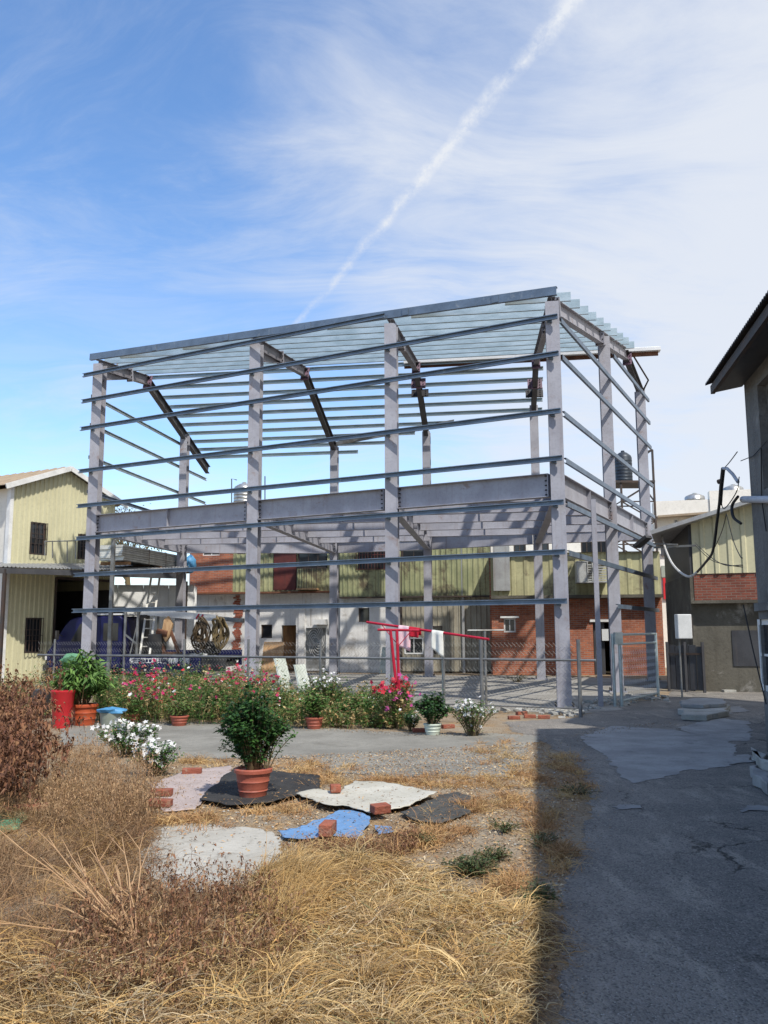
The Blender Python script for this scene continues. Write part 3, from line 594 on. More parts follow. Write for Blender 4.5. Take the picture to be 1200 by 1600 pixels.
# ================================================================== building helpers
class Wall:
    """vertical wall plane from A to B seen from the outward (camera) side"""
    def __init__(s, A, B):
        s.A, s.B = Vector((A[0], A[1], 0)), Vector((B[0], B[1], 0)); s.d = (s.B-s.A).normalized(); s.L = (s.B-s.A).length
        s.n = Vector((s.d.y, -s.d.x, 0))
        if s.n.dot(-s.A) < 0: s.n = -s.n
    def sz(s, px, py):
        d = ray(px, py); n = np.array(s.n); tt = ((np.array(s.A)-EYEP)@n)/(d@n); p = EYEP+d*tt
        return (Vector(p)-s.A).dot(s.d), p[2]
    def rect(s, x0, y0, x1, y1):
        a = s.sz(x0, y0); b = s.sz(x1, y1); return (a[0], b[0], b[1], a[1])     # s0,s1,z0,z1
    def p(s, u, z, off=0): return s.A+s.d*u+s.n*off+Vector((0, 0, z))
    def cells(s, s0, s1, z0, z1, ops):
        xs = sorted({s0, s1, *[min(max(o[k], s0), s1) for o in ops for k in (0, 1)]}); zs = sorted({z0, z1, *[min(max(o[k], z0), z1) for o in ops for k in (2, 3)]})
        for i in range(len(xs)-1):
            run = None
            for j in range(len(zs)-1):
                cx, cz = (xs[i]+xs[i+1])/2, (zs[j]+zs[j+1])/2; inside = any(o[0] < cx < o[1] and o[2] < cz < o[3] for o in ops)
                if xs[i+1]-xs[i] < 1e-4 or zs[j+1]-zs[j] < 1e-4: continue
                if inside:
                    if run: yield run
                    run = None
                else: run = (xs[i], xs[i+1], run[2], zs[j+1]) if run else (xs[i], xs[i+1], zs[j], zs[j+1])
            if run: yield run
    def slab(s, mb, s0, s1, z0, z1, thick, off=0, ops=()):
        for a, b, e, f in s.cells(s0, s1, z0, z1, ops):
            pr = [s.p(a, e, off), s.p(b, e, off), s.p(b, e, off-thick), s.p(a, e, off-thick)]
            mb.add([*pr, *[v+Vector((0, 0, f-e)) for v in pr]], [(0, 1, 2, 3), (7, 6, 5, 4), (0, 4, 5, 1), (1, 5, 6, 2), (2, 6, 7, 3), (3, 7, 4, 0)])
        return mb
    def corr(s, parent, m, s0, s1, z0, z1, off=0, pitch=.2, dep=.025, sheetw=.8, ops=(), ztop=None, name='cladding_sheet'):
        """ribbed sheets, each an object of its own"""
        u = s0; k = 0
        while u < s1-.02:
            e = min(u+sheetw, s1); mb = MB(); x = u; o2 = off+(.003 if k % 2 else 0)+random.uniform(0, .002)
            prof = []
            while x < e-.001:
                for f_, dd in ((0, 0), (.55, 0), (.65, dep), (.9, dep)):
                    xx = x+f_*pitch
                    if xx < e: prof.append((xx, dd))
                x += pitch
            prof.append((e, 0))
            zz = z1+random.uniform(-.01, .01)
            full = all(any(o[0] < (pa[0]+pb2[0])/2 < o[1] for o in ops) for pa, pb2 in zip(prof[:-1], prof[1:])); mb_hi = MB() if full else mb
            for (xa, da), (xb, db) in zip(prof[:-1], prof[1:]):
                mx = (xa+xb)/2; cuts = sorted([(o[2], o[3]) for o in ops if o[0] < mx < o[1]]); lo = z0
                ta, tb = (ztop(xa), ztop(xb)) if ztop else (zz, zz)
                segs = []
                for c0, c1_ in cuts: segs.append((lo, c0, c0)); lo = c1_
                segs.append((lo, ta, tb))
                for si_, (l, ha, hb) in enumerate(segs):
                    if ha-l > .01: (mb_hi if si_ else mb).add([s.p(xa, l, o2+da), s.p(xb, l, o2+db), s.p(xb, hb, o2+db), s.p(xa, ha, o2+da)], [(0, 1, 2, 3)])
            for mb in ((mb, mb_hi) if full else (mb,)):
                if not mb.v: continue
                so_ = mb.build(name, m, parent); md = so_.modifiers.new('thickness', 'SOLIDIFY'); md.thickness = .004; md.offset = -1
            u = e; k += 1
    def window(s, parent, r, off=-.08, cols=2, rows=1, fm='trim_white', fw_=.05, gm='glass', name='window', grille=None):
        s0, s1, z0, z1 = r; mb = MB(); t_ = .05
        s.slab(mb, s0, s1, z0, z1, t_, off, [(s0+fw_, s1-fw_, z0+fw_, z1-fw_)]); o = mb.build(name, fm, parent)
        g = .03; W_ = (s1-s0-2*fw_-g*(cols-1))/cols; H_ = (z1-z0-2*fw_-g*(rows-1))/rows
        mm = MB()
        for i in range(1, cols): u = s0+fw_+i*W_+(i-.5)*g; s.slab(mm, u-g/2, u+g/2, z0+fw_, z1-fw_, .03, off-.008)
        for j in range(1, rows):
            z = z0+fw_+j*H_+(j-.5)*g
            for i in range(cols):
                u = s0+fw_+i*(W_+g); s.slab(mm, u, u+W_, z-g/2, z+g/2, .03, off-.008)
        if mm.v: mm.build('mullion', fm, o, kind='stuff')
        for i in range(cols):
            for j in range(rows):
                u = s0+fw_+i*(W_+g); z = z0+fw_+j*(H_+g); s.slab(MB(), u, u+W_, z, z+H_, .008, off-.022).build('pane', gm, o)
        if grille:
            gb = MB(); n = max(3, int((s1-s0)/.12))
            for i in range(n+1): u = s0+(s1-s0)*i/n; gb.bar(s.p(u, z0, off+.1), s.p(u, z1, off+.1), .018, .018)
            for z in (z0+.02, (z0+z1)/2, z1-.02): gb.bar(s.p(s0, z, off+.112), s.p(s1, z, off+.112), .018, .018)
            gb.build('grille', grille, o, kind='stuff')
        return o
def boxwalls(parent, W, depth, z0, z1, m, name='wall', inset=.02):
    """back and side walls closing a house behind its facade"""
    A, B = W.A-W.n*.2, W.B-W.n*.2; C_, D = W.B-W.n*depth, W.A-W.n*depth
    for a, b in ((A, D), (D, C_), (C_, B)):
        if (b-a).length > .1: MB().bar(up(a, (z0+z1)/2), up(b, (z0+z1)/2), .12, z1-z0).build(name, m, parent)
def shedroof(parent, W, s0, s1, depth, zf, zb, m, over=.3, name='roof', sheetw=.9, thick=.05):
    u = s0
    while u < s1-.05:
        e = min(u+sheetw, s1); mb = MB(); n = 4
        for i in range(n):
            xa, xb = u+(e-u)*i/n, u+(e-u)*(i+.55)/n; xc, xd = u+(e-u)*(i+.65)/n, u+(e-u)*(i+.9)/n; xe = u+(e-u)*(i+1)/n
            pr = [(xa, 0), (xb, 0), (xc, .03), (xd, .03), (xe, 0)]
            for (a, da), (b, db) in zip(pr[:-1], pr[1:]):
                mb.add([W.p(a, zf+da, over), W.p(b, zf+db, over), W.p(b, zb+db, -depth), W.p(a, zb+da, -depth)], [(0, 1, 2, 3)])
        o = mb.build('roof_sheet', m, parent); md = o.modifiers.new('thickness', 'SOLIDIFY'); md.thickness = .006; md.offset = -1
        u = e

# ================================================================== LEFT YELLOW HOUSE
WA, WB = P(8, 1000, 26.0), P(172, 1000, 29.6)
W = Wall(WA, WB); yh = thing('yellow_house', up(W.A, 0), 'pale yellow ribbed metal clad gable house with tan roof at left edge', 'house')
zl = W.sz(10, 757)[1]; sa, za = W.sz(103, 733); zr = zl-.05
ztop = lambda u: zl+(za-zl)*u/sa if u < sa else za+(zr-za)*(u-sa)/(W.L-sa)
ops = [W.rect(47, 815, 69, 868), W.rect(123, 834, 137, 875), W.rect(39, 965, 62, 1020)]
garage = W.rect(88, 905, 172, 1060); garage = (garage[0], W.L+.1, 0, garage[3])
W.corr(yh, 'yellow_sheet', 0, W.L, .1, 6, 0, .17, .03, .85, ops+[garage], ztop)
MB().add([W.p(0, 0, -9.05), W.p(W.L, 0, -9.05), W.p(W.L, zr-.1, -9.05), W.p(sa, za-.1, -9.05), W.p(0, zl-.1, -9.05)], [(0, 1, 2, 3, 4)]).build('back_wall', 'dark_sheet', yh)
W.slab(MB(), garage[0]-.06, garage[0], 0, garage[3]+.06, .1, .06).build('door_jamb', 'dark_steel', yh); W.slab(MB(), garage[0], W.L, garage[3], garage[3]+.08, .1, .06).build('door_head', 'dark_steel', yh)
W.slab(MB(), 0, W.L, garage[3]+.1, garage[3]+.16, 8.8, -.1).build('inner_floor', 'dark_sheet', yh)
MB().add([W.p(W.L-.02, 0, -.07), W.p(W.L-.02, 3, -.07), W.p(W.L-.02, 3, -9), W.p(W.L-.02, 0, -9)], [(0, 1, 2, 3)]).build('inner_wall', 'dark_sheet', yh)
for r in ops: W.window(yh, r, .0, 2, 3, 'dark_steel', .05, grille='dark_steel')
bk = MB(); n = 14
for k in range(n):
    pass
gw = MB(); gp = [W.p(0, 0, -.1), W.p(W.L, 0, -.1), W.p(W.L, zr-.1, -.1), W.p(sa, za-.1, -.1), W.p(0, zl-.1, -.1)]
gw.slab = None
bd = -W.n*9
MB().add([W.p(0, 0, -.06), W.p(0, zl-.06, -.06), W.p(0, zl-.06, -.06)+bd, W.p(0, 0, -.06)+bd], [(0, 1, 2, 3)]).build('side_wall', 'cream_wall', yh)
MB().add([W.p(W.L, 0, -.06), W.p(W.L, zr-.06, -.06), W.p(W.L, zr-.06, -.06)+bd, W.p(W.L, 0, -.06)+bd], [(3, 2, 1, 0)]).build('side_wall', 'yellow_sheet', yh)
W.slab(MB(), -.12, .0, 0, zl-.02, .16, .05).build('corner_trim', 'trim_white', yh)
for (u0, z0_, u1, z1_) in ((-.45, zl-.10, sa, za), (sa, za, W.L+.35, zr-.07)):
    a, b = W.p(u0, z0_+.06, .22), W.p(u1, z1_+.06, .22); rf = MB(); nb = -W.n*9.6
    for i in range(24):
        f0, f1, f2, f3 = i/24, (i+.6)/24, (i+.7)/24, (i+.9)/24
        for (fa, ha), (fb, hb) in (((f0, 0), (f1, 0)), ((f1, 0), (f2, .03)), ((f2, .03), (f3, .03)), ((f3, .03), ((i+1)/24, 0))):
            rf.add([a+nb*fa+Vector((0, 0, ha)), b+nb*fa+Vector((0, 0, ha)), b+nb*fb+Vector((0, 0, hb)), a+nb*fb+Vector((0, 0, hb))], [(0, 1, 2, 3)])
    o = rf.build('roof', 'tan_roof', yh); md = o.modifiers.new('thickness', 'SOLIDIFY'); md.thickness = .02
    MB().bar(a+W.n*.03-Vector((0, 0, .06)), b+W.n*.03-Vector((0, 0, .06)), .04, .16).build('barge_trim', 'trim_white', o)
# canopy on the house
cz0, cz1 = 3.45, 3.98
ca, cb = P(-40, 1000, 24.4), P(272, 1000, 27.6); ca.z = cb.z = 0
cd = Vector((-.12, 1, 0)).normalized()*4.2
can = []
n = 13
for i in range(n):
    a, b = ca.lerp(cb, i/n), ca.lerp(cb, (i+1)/n); mb = MB()
    for j in range(4):
        for (fa, ha), (fb, hb) in (((0, 0), (.55, 0)), ((.55, 0), (.65, .03)), ((.65, .03), (.9, .03)), ((.9, .03), (1, 0))):
            x0, x1 = a.lerp(b, (j+fa)/4), a.lerp(b, (j+fb)/4)
            mb.add([up(x0, cz0+ha), up(x1, cz0+hb), up(x1+cd, cz1+hb), up(x0+cd, cz1+ha)], [(0, 1, 2, 3)])
    o = mb.build('canopy_sheet', 'grey_sheet', yh); md = o.modifiers.new('thickness', 'SOLIDIFY'); md.thickness = .006; md.offset = -1
MB().bar(up(ca, cz0-.11), up(cb, cz0-.11), .06, .16).build('canopy_beam', 'dark_sheet', yh)
MB().bar(up(ca+cd*.97, cz1-.12), up(cb+cd*.97, cz1-.12), .06, .16).build('canopy_beam', 'dark_sheet', yh)
for f_ in (.1, .5, .99):
    a = ca.lerp(cb, f_); MB().bar(up(a, cz0-.06), up(a+cd*.97, cz1-.07), .06, .1).build('canopy_rafter', 'dark_steel', yh)
for a in (ca.lerp(cb, .12), cb+cd*.95-Vector((.1, 0, 0))):
    MB().bar(up(a, 0), up(a, cz0-.06), .09, .09, up=q).build('canopy_post', 'dark_steel', yh)
rl = [P(70, 868, 25.9), P(70, 846, 25.9), P(118, 845, 26.9), P(118, 873, 26.9)]
m = MB().tube(rl, .02, 6); m.tube([P(82, 846, 26.15), P(82, 872, 26.15)], .018, 6); m.tube([P(105, 845, 26.6), P(105, 878, 26.6)], .018, 6); m.build('railing', 'galv_dark', yh)
MB().prism([(0, 0), (0, 1), (.01, 1), (.01, 0)], P(160, 1056, 32.5), P(161, 1056, 32.5))  # unused scratch
Wd = Wall(P(140, 1000, 31.8), P(303, 1000, 32.6)); ww = thing('white_shed', up(Wd.A, 0), 'plain white panelled shed wall behind the blue truck under the canopy', 'shed')
u = 0
while u < Wd.L-.05: e = min(u+.92, Wd.L); Wd.slab(MB(), u+.006, e-.006, .05, 3.3, .08, random.uniform(0, .006)).build('wall_panel', 'white_sheet_metal', ww); u = e
boxwalls(ww, Wd, 1.6, .05, 3.25, 'white_sheet_metal'); MB().add([Wd.p(-.1, 3.32, .2), Wd.p(Wd.L, 3.32, .2), Wd.p(Wd.L, 3.42, -1.7), Wd.p(-.1, 3.42, -1.7)], [(0, 1, 2, 3)]).build('roof', 'grey_sheet', ww)
Wd.slab(MB(), .1, 1.2, .05, 2.5, .03, .045).build('shutter', 'dark_sheet', ww)

# bundle of roofing sheets lying on the canopy
ba, bb = Vector((-8.62, 27.0, 0)), Vector((-7.62, 31.9, 0)); bdir = (bb-ba).normalized(); bs = Vector((bdir.y, -bdir.x, 0))
bun = thing('sheet_bundle', (ba.x, ba.y, 3.75), 'bundle of silver ribbed metal sheets stacked on the grey canopy', 'metal sheets')
for k in range(7):
    for sd3 in (-1, 1):
        z = 3.84+k*.07; off = random.uniform(-.02, .02); a3, b3_ = up(ba, z)+bdir*random.uniform(-.08, .08), up(bb, z)+bdir*random.uniform(-.1, .1)
        MB().prism([(x*sd3+off, y) for x, y in ((.01, -.033), (.385, -.033), (.40, -.022), (.40, .022), (.385, .033), (.01, .033))], a3, b3_).build('metal_channel', 'alu', bun)
for f_ in (.35, .6):
    c = ba.lerp(bb, f_); MB().tube([up(c+bs*x, z) for x, z in ((-.42, 3.76), (-.42, 4.3), (.42, 4.3), (.42, 3.76), (-.42, 3.76))], .012, 5).build('strap', 'rusty', bun)
for f_ in (.06, .5, .94): c = ba.lerp(bb, f_); MB().bar(up(c-bs*.5, 3.73), up(c+bs*.5, 3.73), .1, .1).build('bearer', 'wood_brown', bun)
def bag(name, c, sx, sy, sz, m, label, cat, seed):
    rr = random.Random(seed); mb = MB(); n, k = 12, 7; 
    for i in range(k):
        ph = -math.pi/2+math.pi*i/(k-1)
        for j in range(n):
            a = 2*math.pi*j/n; s_ = 1+rr.uniform(-.22, .22); mb.v.append((c[0]+sx*math.cos(ph)*math.cos(a)*s_, c[1]+sy*math.cos(ph)*math.sin(a)*s_, c[2]+sz*(1+math.sin(ph))*(1+rr.uniform(-.1, .1))))
    for i in range(k-1):
        for j in range(n): mb.f.append((i*n+j, i*n+(j+1) % n, (i+1)*n+(j+1) % n, (i+1)*n+j))
    return mb.build(name, m, None, label, cat, smooth=True)
bag('blue_bag', (P(297, 880, 31.6).x, 31.6, 3.68), .22, .22, .34, 'blue_bag', 'crumpled blue plastic sheet at the end of the silver sheet bundle', 'plastic sheet', 3)

# ================================================================== TRUCK
TA, TB = P(74, 1000, 27.0), P(352, 1000, 26.3); TA.z = TB.z = 0
td = (TB-TA).normalized(); tn = Vector((td.y, -td.x, 0)); TL = (TB-TA).length
truck = thing('crane_truck', (TA+TB)/2, 'dark blue flatbed truck with white lettering and crane boom parked under the frame', 'truck')
tp = lambda u, o, z: TA+td*u+tn*o+Vector((0, 0, z))      # u from front bumper to tail, o towards the viewer
def tbox(mb, u0, u1, o0, o1, z0, z1):
    vs = [tp(u, o, z) for u in (u0, u1) for o in (o0, o1) for z in (z0, z1)]
    return mb.add(vs, [(0, 1, 3, 2), (4, 6, 7, 5), (0, 4, 5, 1), (2, 3, 7, 6), (0, 2, 6, 4), (1, 5, 7, 3)])
# cab: side outline extruded across the width
cabp = [(0, .45), (.0, .95), (.12, 1.12), (.55, 1.78), (.72, 1.96), (1.0, 2.04), (2.35, 2.06), (2.42, 1.98), (2.42, .45), (1.75, .45), (1.68, .7), (1.5, .86), (1.2, .9), (.92, .8), (.8, .6), (.78, .45)]
nC = len(cabp); mb = MB(); mb.add([tp(u, 0, z) for u, z in cabp]+[tp(u, -1.7, z) for u, z in cabp], [tuple(range(nC)), tuple(range(nC, 2*nC))[::-1]]+[(i, nC+i, nC+(i+1) % nC, (i+1) % nC) for i in range(nC)])
cab = mb.build('cab', 'truck_blue', truck, bevel=.035, smooth=True)
def sidepoly(pts, off, th, name, m, par):
    n = len(pts); mb = MB(); mb.add([tp(u, off, z) for u, z in pts]+[tp(u, off-th, z) for u, z in pts], [tuple(range(n)), tuple(range(n, 2*n))[::-1]]+[(i, n+i, n+(i+1) % n, (i+1) % n) for i in range(n)]); return mb.build(name, m, par)
door = sidepoly([(.62, .62), (.62, 1.2), (.72, 1.3), (1.02, 1.9), (1.72, 1.92), (1.72, .95), (1.5, .93), (1.15, .95), (.85, .8)], .012, .02, 'door', 'truck_blue', truck)
sidepoly([(.78, 1.28), (1.06, 1.82), (1.62, 1.84), (1.62, 1.28)], .02, .006, 'door_window', 'glass', door)
tbox(MB(), 1.5, 1.64, .012, .05, 1.12, 1.17).build('door_handle', 'truck_dark', door)
sidepoly([(1.82, 1.3), (1.82, 1.84), (2.3, 1.84), (2.3, 1.3)], .008, .012, 'quarter_window', 'glass', cab)
MB().add([tp(.15, -.1, 1.15), tp(.56, -.12, 1.76), tp(.56, -1.58, 1.76), tp(.15, -1.6, 1.15)], [(0, 1, 2, 3)]).build('windscreen', 'glass', cab)
tbox(MB(), -.06, .02, -.25, -.02, .72, .9).build('headlight', 'trim_white', cab); tbox(MB(), -.06, .02, -1.68, -1.45, .72, .9).build('headlight', 'trim_white', cab)
tbox(MB(), -.1, .1, -1.72, .02, .38, .56).build('bumper', 'truck_dark', truck)
m = MB(); m.tube([tp(.5, .02, 1.45), tp(.45, .2, 1.5)], .012, 6); tbox(m, .40, .46, .16, .3, 1.34, 1.62); m.build('mirror', 'truck_dark', cab)
tbox(MB(), 2.3, TL-.05, -1.45, -.25, .5, .66).build('chassis', 'truck_dark', truck)
bed = tbox(MB(), 2.5, TL, -1.78, .06, .74, .82).build('bed', 'truck_dark', truck)
sp = tbox(MB(), 2.5, TL-.72, .06, .10, .36, .86).build('side_board', 'truck_blue', bed); tbox(MB(), 2.5, TL, -1.82, -1.78, .5, .98).build('side_board', 'truck_blue', bed)
tbox(MB(), TL-.70, TL+.05, .04, .09, .38, .84).build('tail_board', 'truck_dark', bed)
tbox(MB(), 2.5, TL-.7, .06, .085, .875, .9).build('rail', 'galv_dark', bed)
for u, lab in ((1.22, 'wheel'), (4.2, 'wheel')):
    for o in (-.02, -1.5):
        wmb = MB(); c0, c1_ = tp(u, o-.2, .36), tp(u, o, .36); wmb.tube([c0, c0.lerp(c1_, .1), c0.lerp(c1_, .9), c1_], .36, 20); wh = wmb.build('wheel', 'rubber', truck, smooth=True)
        MB().tube([tp(u, o-.05, .36), tp(u, o+.008, .36)], .19, 14).build('rim', 'galv_dark', wh)
# lettering on the side board
fc = bpy.data.curves.new('lettering', 'FONT'); fc.body = '鐵正鋼工程興業有限公司'; fc.size = .172; fc.extrude = .004; fc.materials.append(MT['white_paint']); fc.space_character = 1.02; fc.offset = .005
lo = bpy.data.objects.new('lettering', fc); col.objects.link(lo); dg_ = bpy.context.evaluated_depsgraph_get(); tme = bpy.data.meshes.new_from_object(lo.evaluated_get(dg_)); bpy.data.objects.remove(lo)
lo = link('lettering', tme, truck); lo['kind'] = 'stuff'
px0 = P(203, 1035, 26.6); u0_ = (Vector((px0.x, px0.y, 0))-TA).dot(td)
lp = tp(u0_, .108, .635)-ORG[truck.name]
lo.matrix_local = Matrix.Translation(lp) @ Matrix(((td.x, 0, tn.x, 0), (td.y, 0, tn.y, 0), (0, 1, 0, 0), (0, 0, 0, 1)))
# crane, rack and gear on the bed
pos = MB(); tbox(pos, 2.55, 2.95, -1.2, -.6, .82, 1.2); tbox(pos, 2.62, 2.88, -1.05, -.75, 1.2, 2.1); pos.build('crane_column', 'truck_dark', truck)
bo = MB().bar(tp(2.55, -.9, 2.22), tp(5.2, -.7, 1.98), .16, .2).build('crane_boom', 'trim_white', truck)
MB().bar(tp(5.15, -.7, 1.985), tp(6.1, -.62, 1.90), .11, .13).build('boom_extension', 'galv_dark', bo)
for k in range(5): MB().bar(tp(4.55+k*.14, -.655, 1.97-.012*k), tp(4.64+k*.14, -.655, 2.11-.012*k), .012, .05).build('warning_stripe', 'red_paint', bo)
MB().bar(tp(3.6, -.79, 2.13), tp(4.0, -.77, 2.09), .03, .12).build('red_plate', 'red_paint', bo)
m = MB()
for u in (2.5, 2.9):
    for o in (-.05, -1.7): m.bar(tp(u, o, .84), tp(u, o, 2.2), .06, .06, up=td)
for o in (-.05, -1.7): m.bar(tp(2.42, o, 2.2), tp(3.0, o, 2.2), .05, .05)
m.bar(tp(2.5, -.05, 1.5), tp(2.9, -.05, 1.2), .05, .05); m.bar(tp(2.5, -1.7, 2.24), tp(2.5, -.02, 2.24), .05, .05); m.build('rack', 'galv_dark', truck)
tbox(MB(), 1.05, 2.5, -1.6, -.1, 2.09, 2.14).build('roof_rack', 'trim_white', truck)
MB().bar(tp(2.7, -.03, .9), tp(3.0, -.1, 2.45), .05, .03).build('pry_bar', 'galv_dark', truck)
mb = MB(); tbox(mb, 3.15, 3.6, -.7, -.25, .82, 1.5); mb.build('tool_box', 'truck_dark', truck, bevel=.02)
mb = MB(); tbox(mb, 3.65, 4.15, -.6, -.2, .82, .95); mb.bar(tp(3.65, -.4, .95), tp(3.4, -.4, 1.6), .12, .09); mb.bar(tp(4.1, -.4, .95), tp(3.7, -.4, 1.9), .1, .08); mb.tube([tp(3.4, -.4, 1.55), tp(3.75, -.4, 1.5)], .12, 10); mb.build('winch', 'rusty', truck)
ht = [tp(3.55, -.35, 1.5), tp(3.62, -.35, 1.95), tp(3.75, -.35, 2.05), tp(3.9, -.35, 1.8), tp(3.82, -.3, 1.4), tp(3.7, -.33, 1.25)]
mb = MB(); mb.add(ht+[v-tn*.12 for v in ht], [tuple(range(6)), tuple(range(6, 12))[::-1]]+[(i, 6+i, 6+(i+1) % 6, (i+1) % 6) for i in range(6)]); mb.build('canvas_hood', 'wood_pale', truck)
tbox(MB(), 4.55, 5.1, -1.2, -.15, .82, .9).build('flat_plate', 'trim_white', truck)
# coils of hose hanging from the crane boom
def coil(px, label, rx, rz, m):
    c0 = P(px, 985, 26.45); rr = random.Random(px); mb = MB()
    for k in range(15):
        pts = []; ox, oz, oy = rr.uniform(-.09, .09), rr.uniform(-.16, .06), rr.uniform(-.12, .12); sx, sz_ = rx*rr.uniform(.35, 1.15), rz*rr.uniform(.55, 1.1); ph, tw_ = rr.uniform(0, 6), rr.uniform(.02, .07)
        for j in range(25): a = 2*math.pi*j/24; pts.append((c0.x+ox+sx*math.sin(a)*(1+.25*math.cos(a))+tw_*math.sin(3*a+ph), c0.y+oy+.05*math.sin(2*a+ph), 1.95+oz-sz_*(1+math.cos(a))+tw_*math.sin(2*a+ph)))
        mb.tube(pts, rr.uniform(.016, .03), 6, cap=False)
    return mb.build('hose_coil', m, None, label, 'hose coil', 'hose coils on the truck', smooth=True)
coil(314, 'brown coil of hose nearest the truck cab, hanging from the boom', .2, .42, 'hose'); coil(341, 'yellow brown coil of rope hanging at the truck tail', .17, .44, 'rope')
mb = MB()
for k in range(26):
    pts = [tp(random.uniform(4.85, 5.55), -.15+random.uniform(-.2, .1), .84+random.uniform(0, .5)) for _ in range(4)]; mb.tube(pts, .018, 5)
mb.build('cable_heap', 'truck_dark', None, 'tangled heap of dark cables on the truck bed below the hoses', 'cables')
# ladder
la, lb = P(229, 952, 27.6), P(238, 890, 28.4); lc = P(243, 952, 27.6); ld = P(251, 890, 28.4)
lad = thing('ladder', (la.x, la.y, .83), 'aluminium ladder leaning up from the truck bed to the canopy', 'ladder')
ex = (la-lb); la2 = la+ex*((la.z-.84)/(lb.z-la.z)); lc2 = lc+(lc-ld)*((lc.z-.84)/(ld.z-lc.z))
MB().bar(la2, lb, .06, .04).build('rail', 'alu', lad); MB().bar(lc2, ld, .06, .04).build('rail', 'alu', lad)
for k in range(1, 10): MB().tube([la2.lerp(lb, k/10), lc2.lerp(ld, k/10)], .02, 6).build('rung', 'alu', lad)

# ================================================================== REAR ROW
# white plastered house with brick and metal upper storey
W = Wall(P(292, 1000, 35.2), P(531, 1000, 33.8)); wh = thing('white_house', up(W.A, 0), 'white plastered house with metal clad upper floor behind the frame', 'house')
zm = W.sz(400, 928)[1]; sS = lambda px: W.sz(px, 950)[0]
win = W.rect(408, 976, 425, 997); dr = W.rect(440, 977, 462, 1052); dr = (dr[0], dr[1], 0, dr[3]); md_ = W.rect(475, 978, 512, 1052); md_ = (md_[0], md_[1], 0, md_[3])
W.slab(MB(), 0, W.L, 0, zm, .2, 0, [win, dr, md_]).build('wall', 'plaster_white', wh)
W.window(wh, win, -.06, 1, 1, 'dark_steel')
dl = MB(); hp = W.p(dr[0]+.05, 0, -.1); hq = W.p(dr[0]+.62, 0, -.75); dl.bar(up(hp, 1), up(hq, 1), .04, 1.95); dl.build('door', 'wood_brown', wh)
dd_ = W.slab(MB(), md_[0], md_[1], .02, md_[3]-.03, .06, -.05).build('door', 'galv_dark', wh)
fr_ = MB(); W.slab(fr_, md_[0], md_[1], .02, md_[3], .05, .01, [(md_[0]+.08, md_[1]-.08, .1, md_[3]-.08)]); fr_.build('frame', 'trim_white', dd_)
orn = MB(); cx, czz = (md_[0]+md_[1])/2, 1.2
for k in range(10):
    a0 = k*.63; pts = [W.p(cx+(.08+.28*t_/8)*math.cos(a0+t_*.35), czz+(.1+.55*t_/8)*math.sin(a0+t_*.35), -.03) for t_ in range(9)]; orn.tube(pts, .012, 5)
orn.build('ornament', 'trim_white', dd_)
aw = W.rect(494, 968, 513, 976); W.slab(MB(), aw[0], aw[1], aw[2], aw[3], .5, .5).build('awning', 'trim_white', wh)
pm = W.rect(467, 975, 476, 1052); W.slab(MB(), pm[0], pm[1], 0, zm, .25, .06).build('pilaster', 'plaster_white', wh)
mb = MB(); zc = .35
rr = random.Random(4); bs_ = sS(372)
while zc < zm-.1:
    W.slab(mb, bs_-.12+rr.uniform(-.1, .06)-.1*(zc < 1.2), bs_+.1+rr.uniform(-.06, .12), zc, zc+.062, .1, .02+rr.uniform(0, .02)); zc += .072
mb.build('exposed_brick', 'brick_solid', wh, kind='stuff')
uz = W.sz(400, 806)[1]; us = sS(364)
wb = W.rect(318, 858, 345, 868); W.slab(MB(), .1, us, zm+.08, uz, .2, .1, [wb]).build('upper_wall', 'brick', wh); W.window(wh, wb, .05, 2, 1, 'trim_white', .04)
o1 = W.rect(466, 845, 513, 888); o2 = W.rect(372, 842, 384, 866); sh = W.rect(430, 830, 463, 922)
W.corr(wh, 'green_sheet', us, W.L, zm+.08, uz, .08, .2, .03, .8, [o1, o2, sh])
W.window(wh, o1, .02, 3, 1, 'dark_steel', .05); W.window(wh, o2, .02, 1, 1, 'dark_steel', .04)
W.slab(MB(), sh[0], sh[1], sh[2], sh[3], .08, .11).build('red_shutter', 'red_shutter', wh)
W.slab(MB(), 0, W.L, zm, zm+.07, .5, .4).build('ledge', 'rusty', wh)
bx_ = W.rect(470, 888, 500, 922); W.slab(MB(), bx_[0], bx_[1], bx_[2], bx_[2]+.06, .45, .55).build('balcony_floor', 'wood_pale', wh)
gb = MB()
for k in range(9): u = bx_[0]+(bx_[1]-bx_[0])*k/8; gb.bar(W.p(u, bx_[2]+.06, .5), W.p(u, bx_[3], .5), .02, .02)
gb.bar(W.p(bx_[0], bx_[3], .5), W.p(bx_[1], bx_[3], .5), .03, .03); gb.build('balcony_railing', 'dark_steel', wh, kind='stuff')
boxwalls(wh, W, 7, 0, uz, 'plaster_white'); shedroof(wh, W, -.3, W.L+.0, 7, uz+.03, uz+.5, 'dark_sheet')
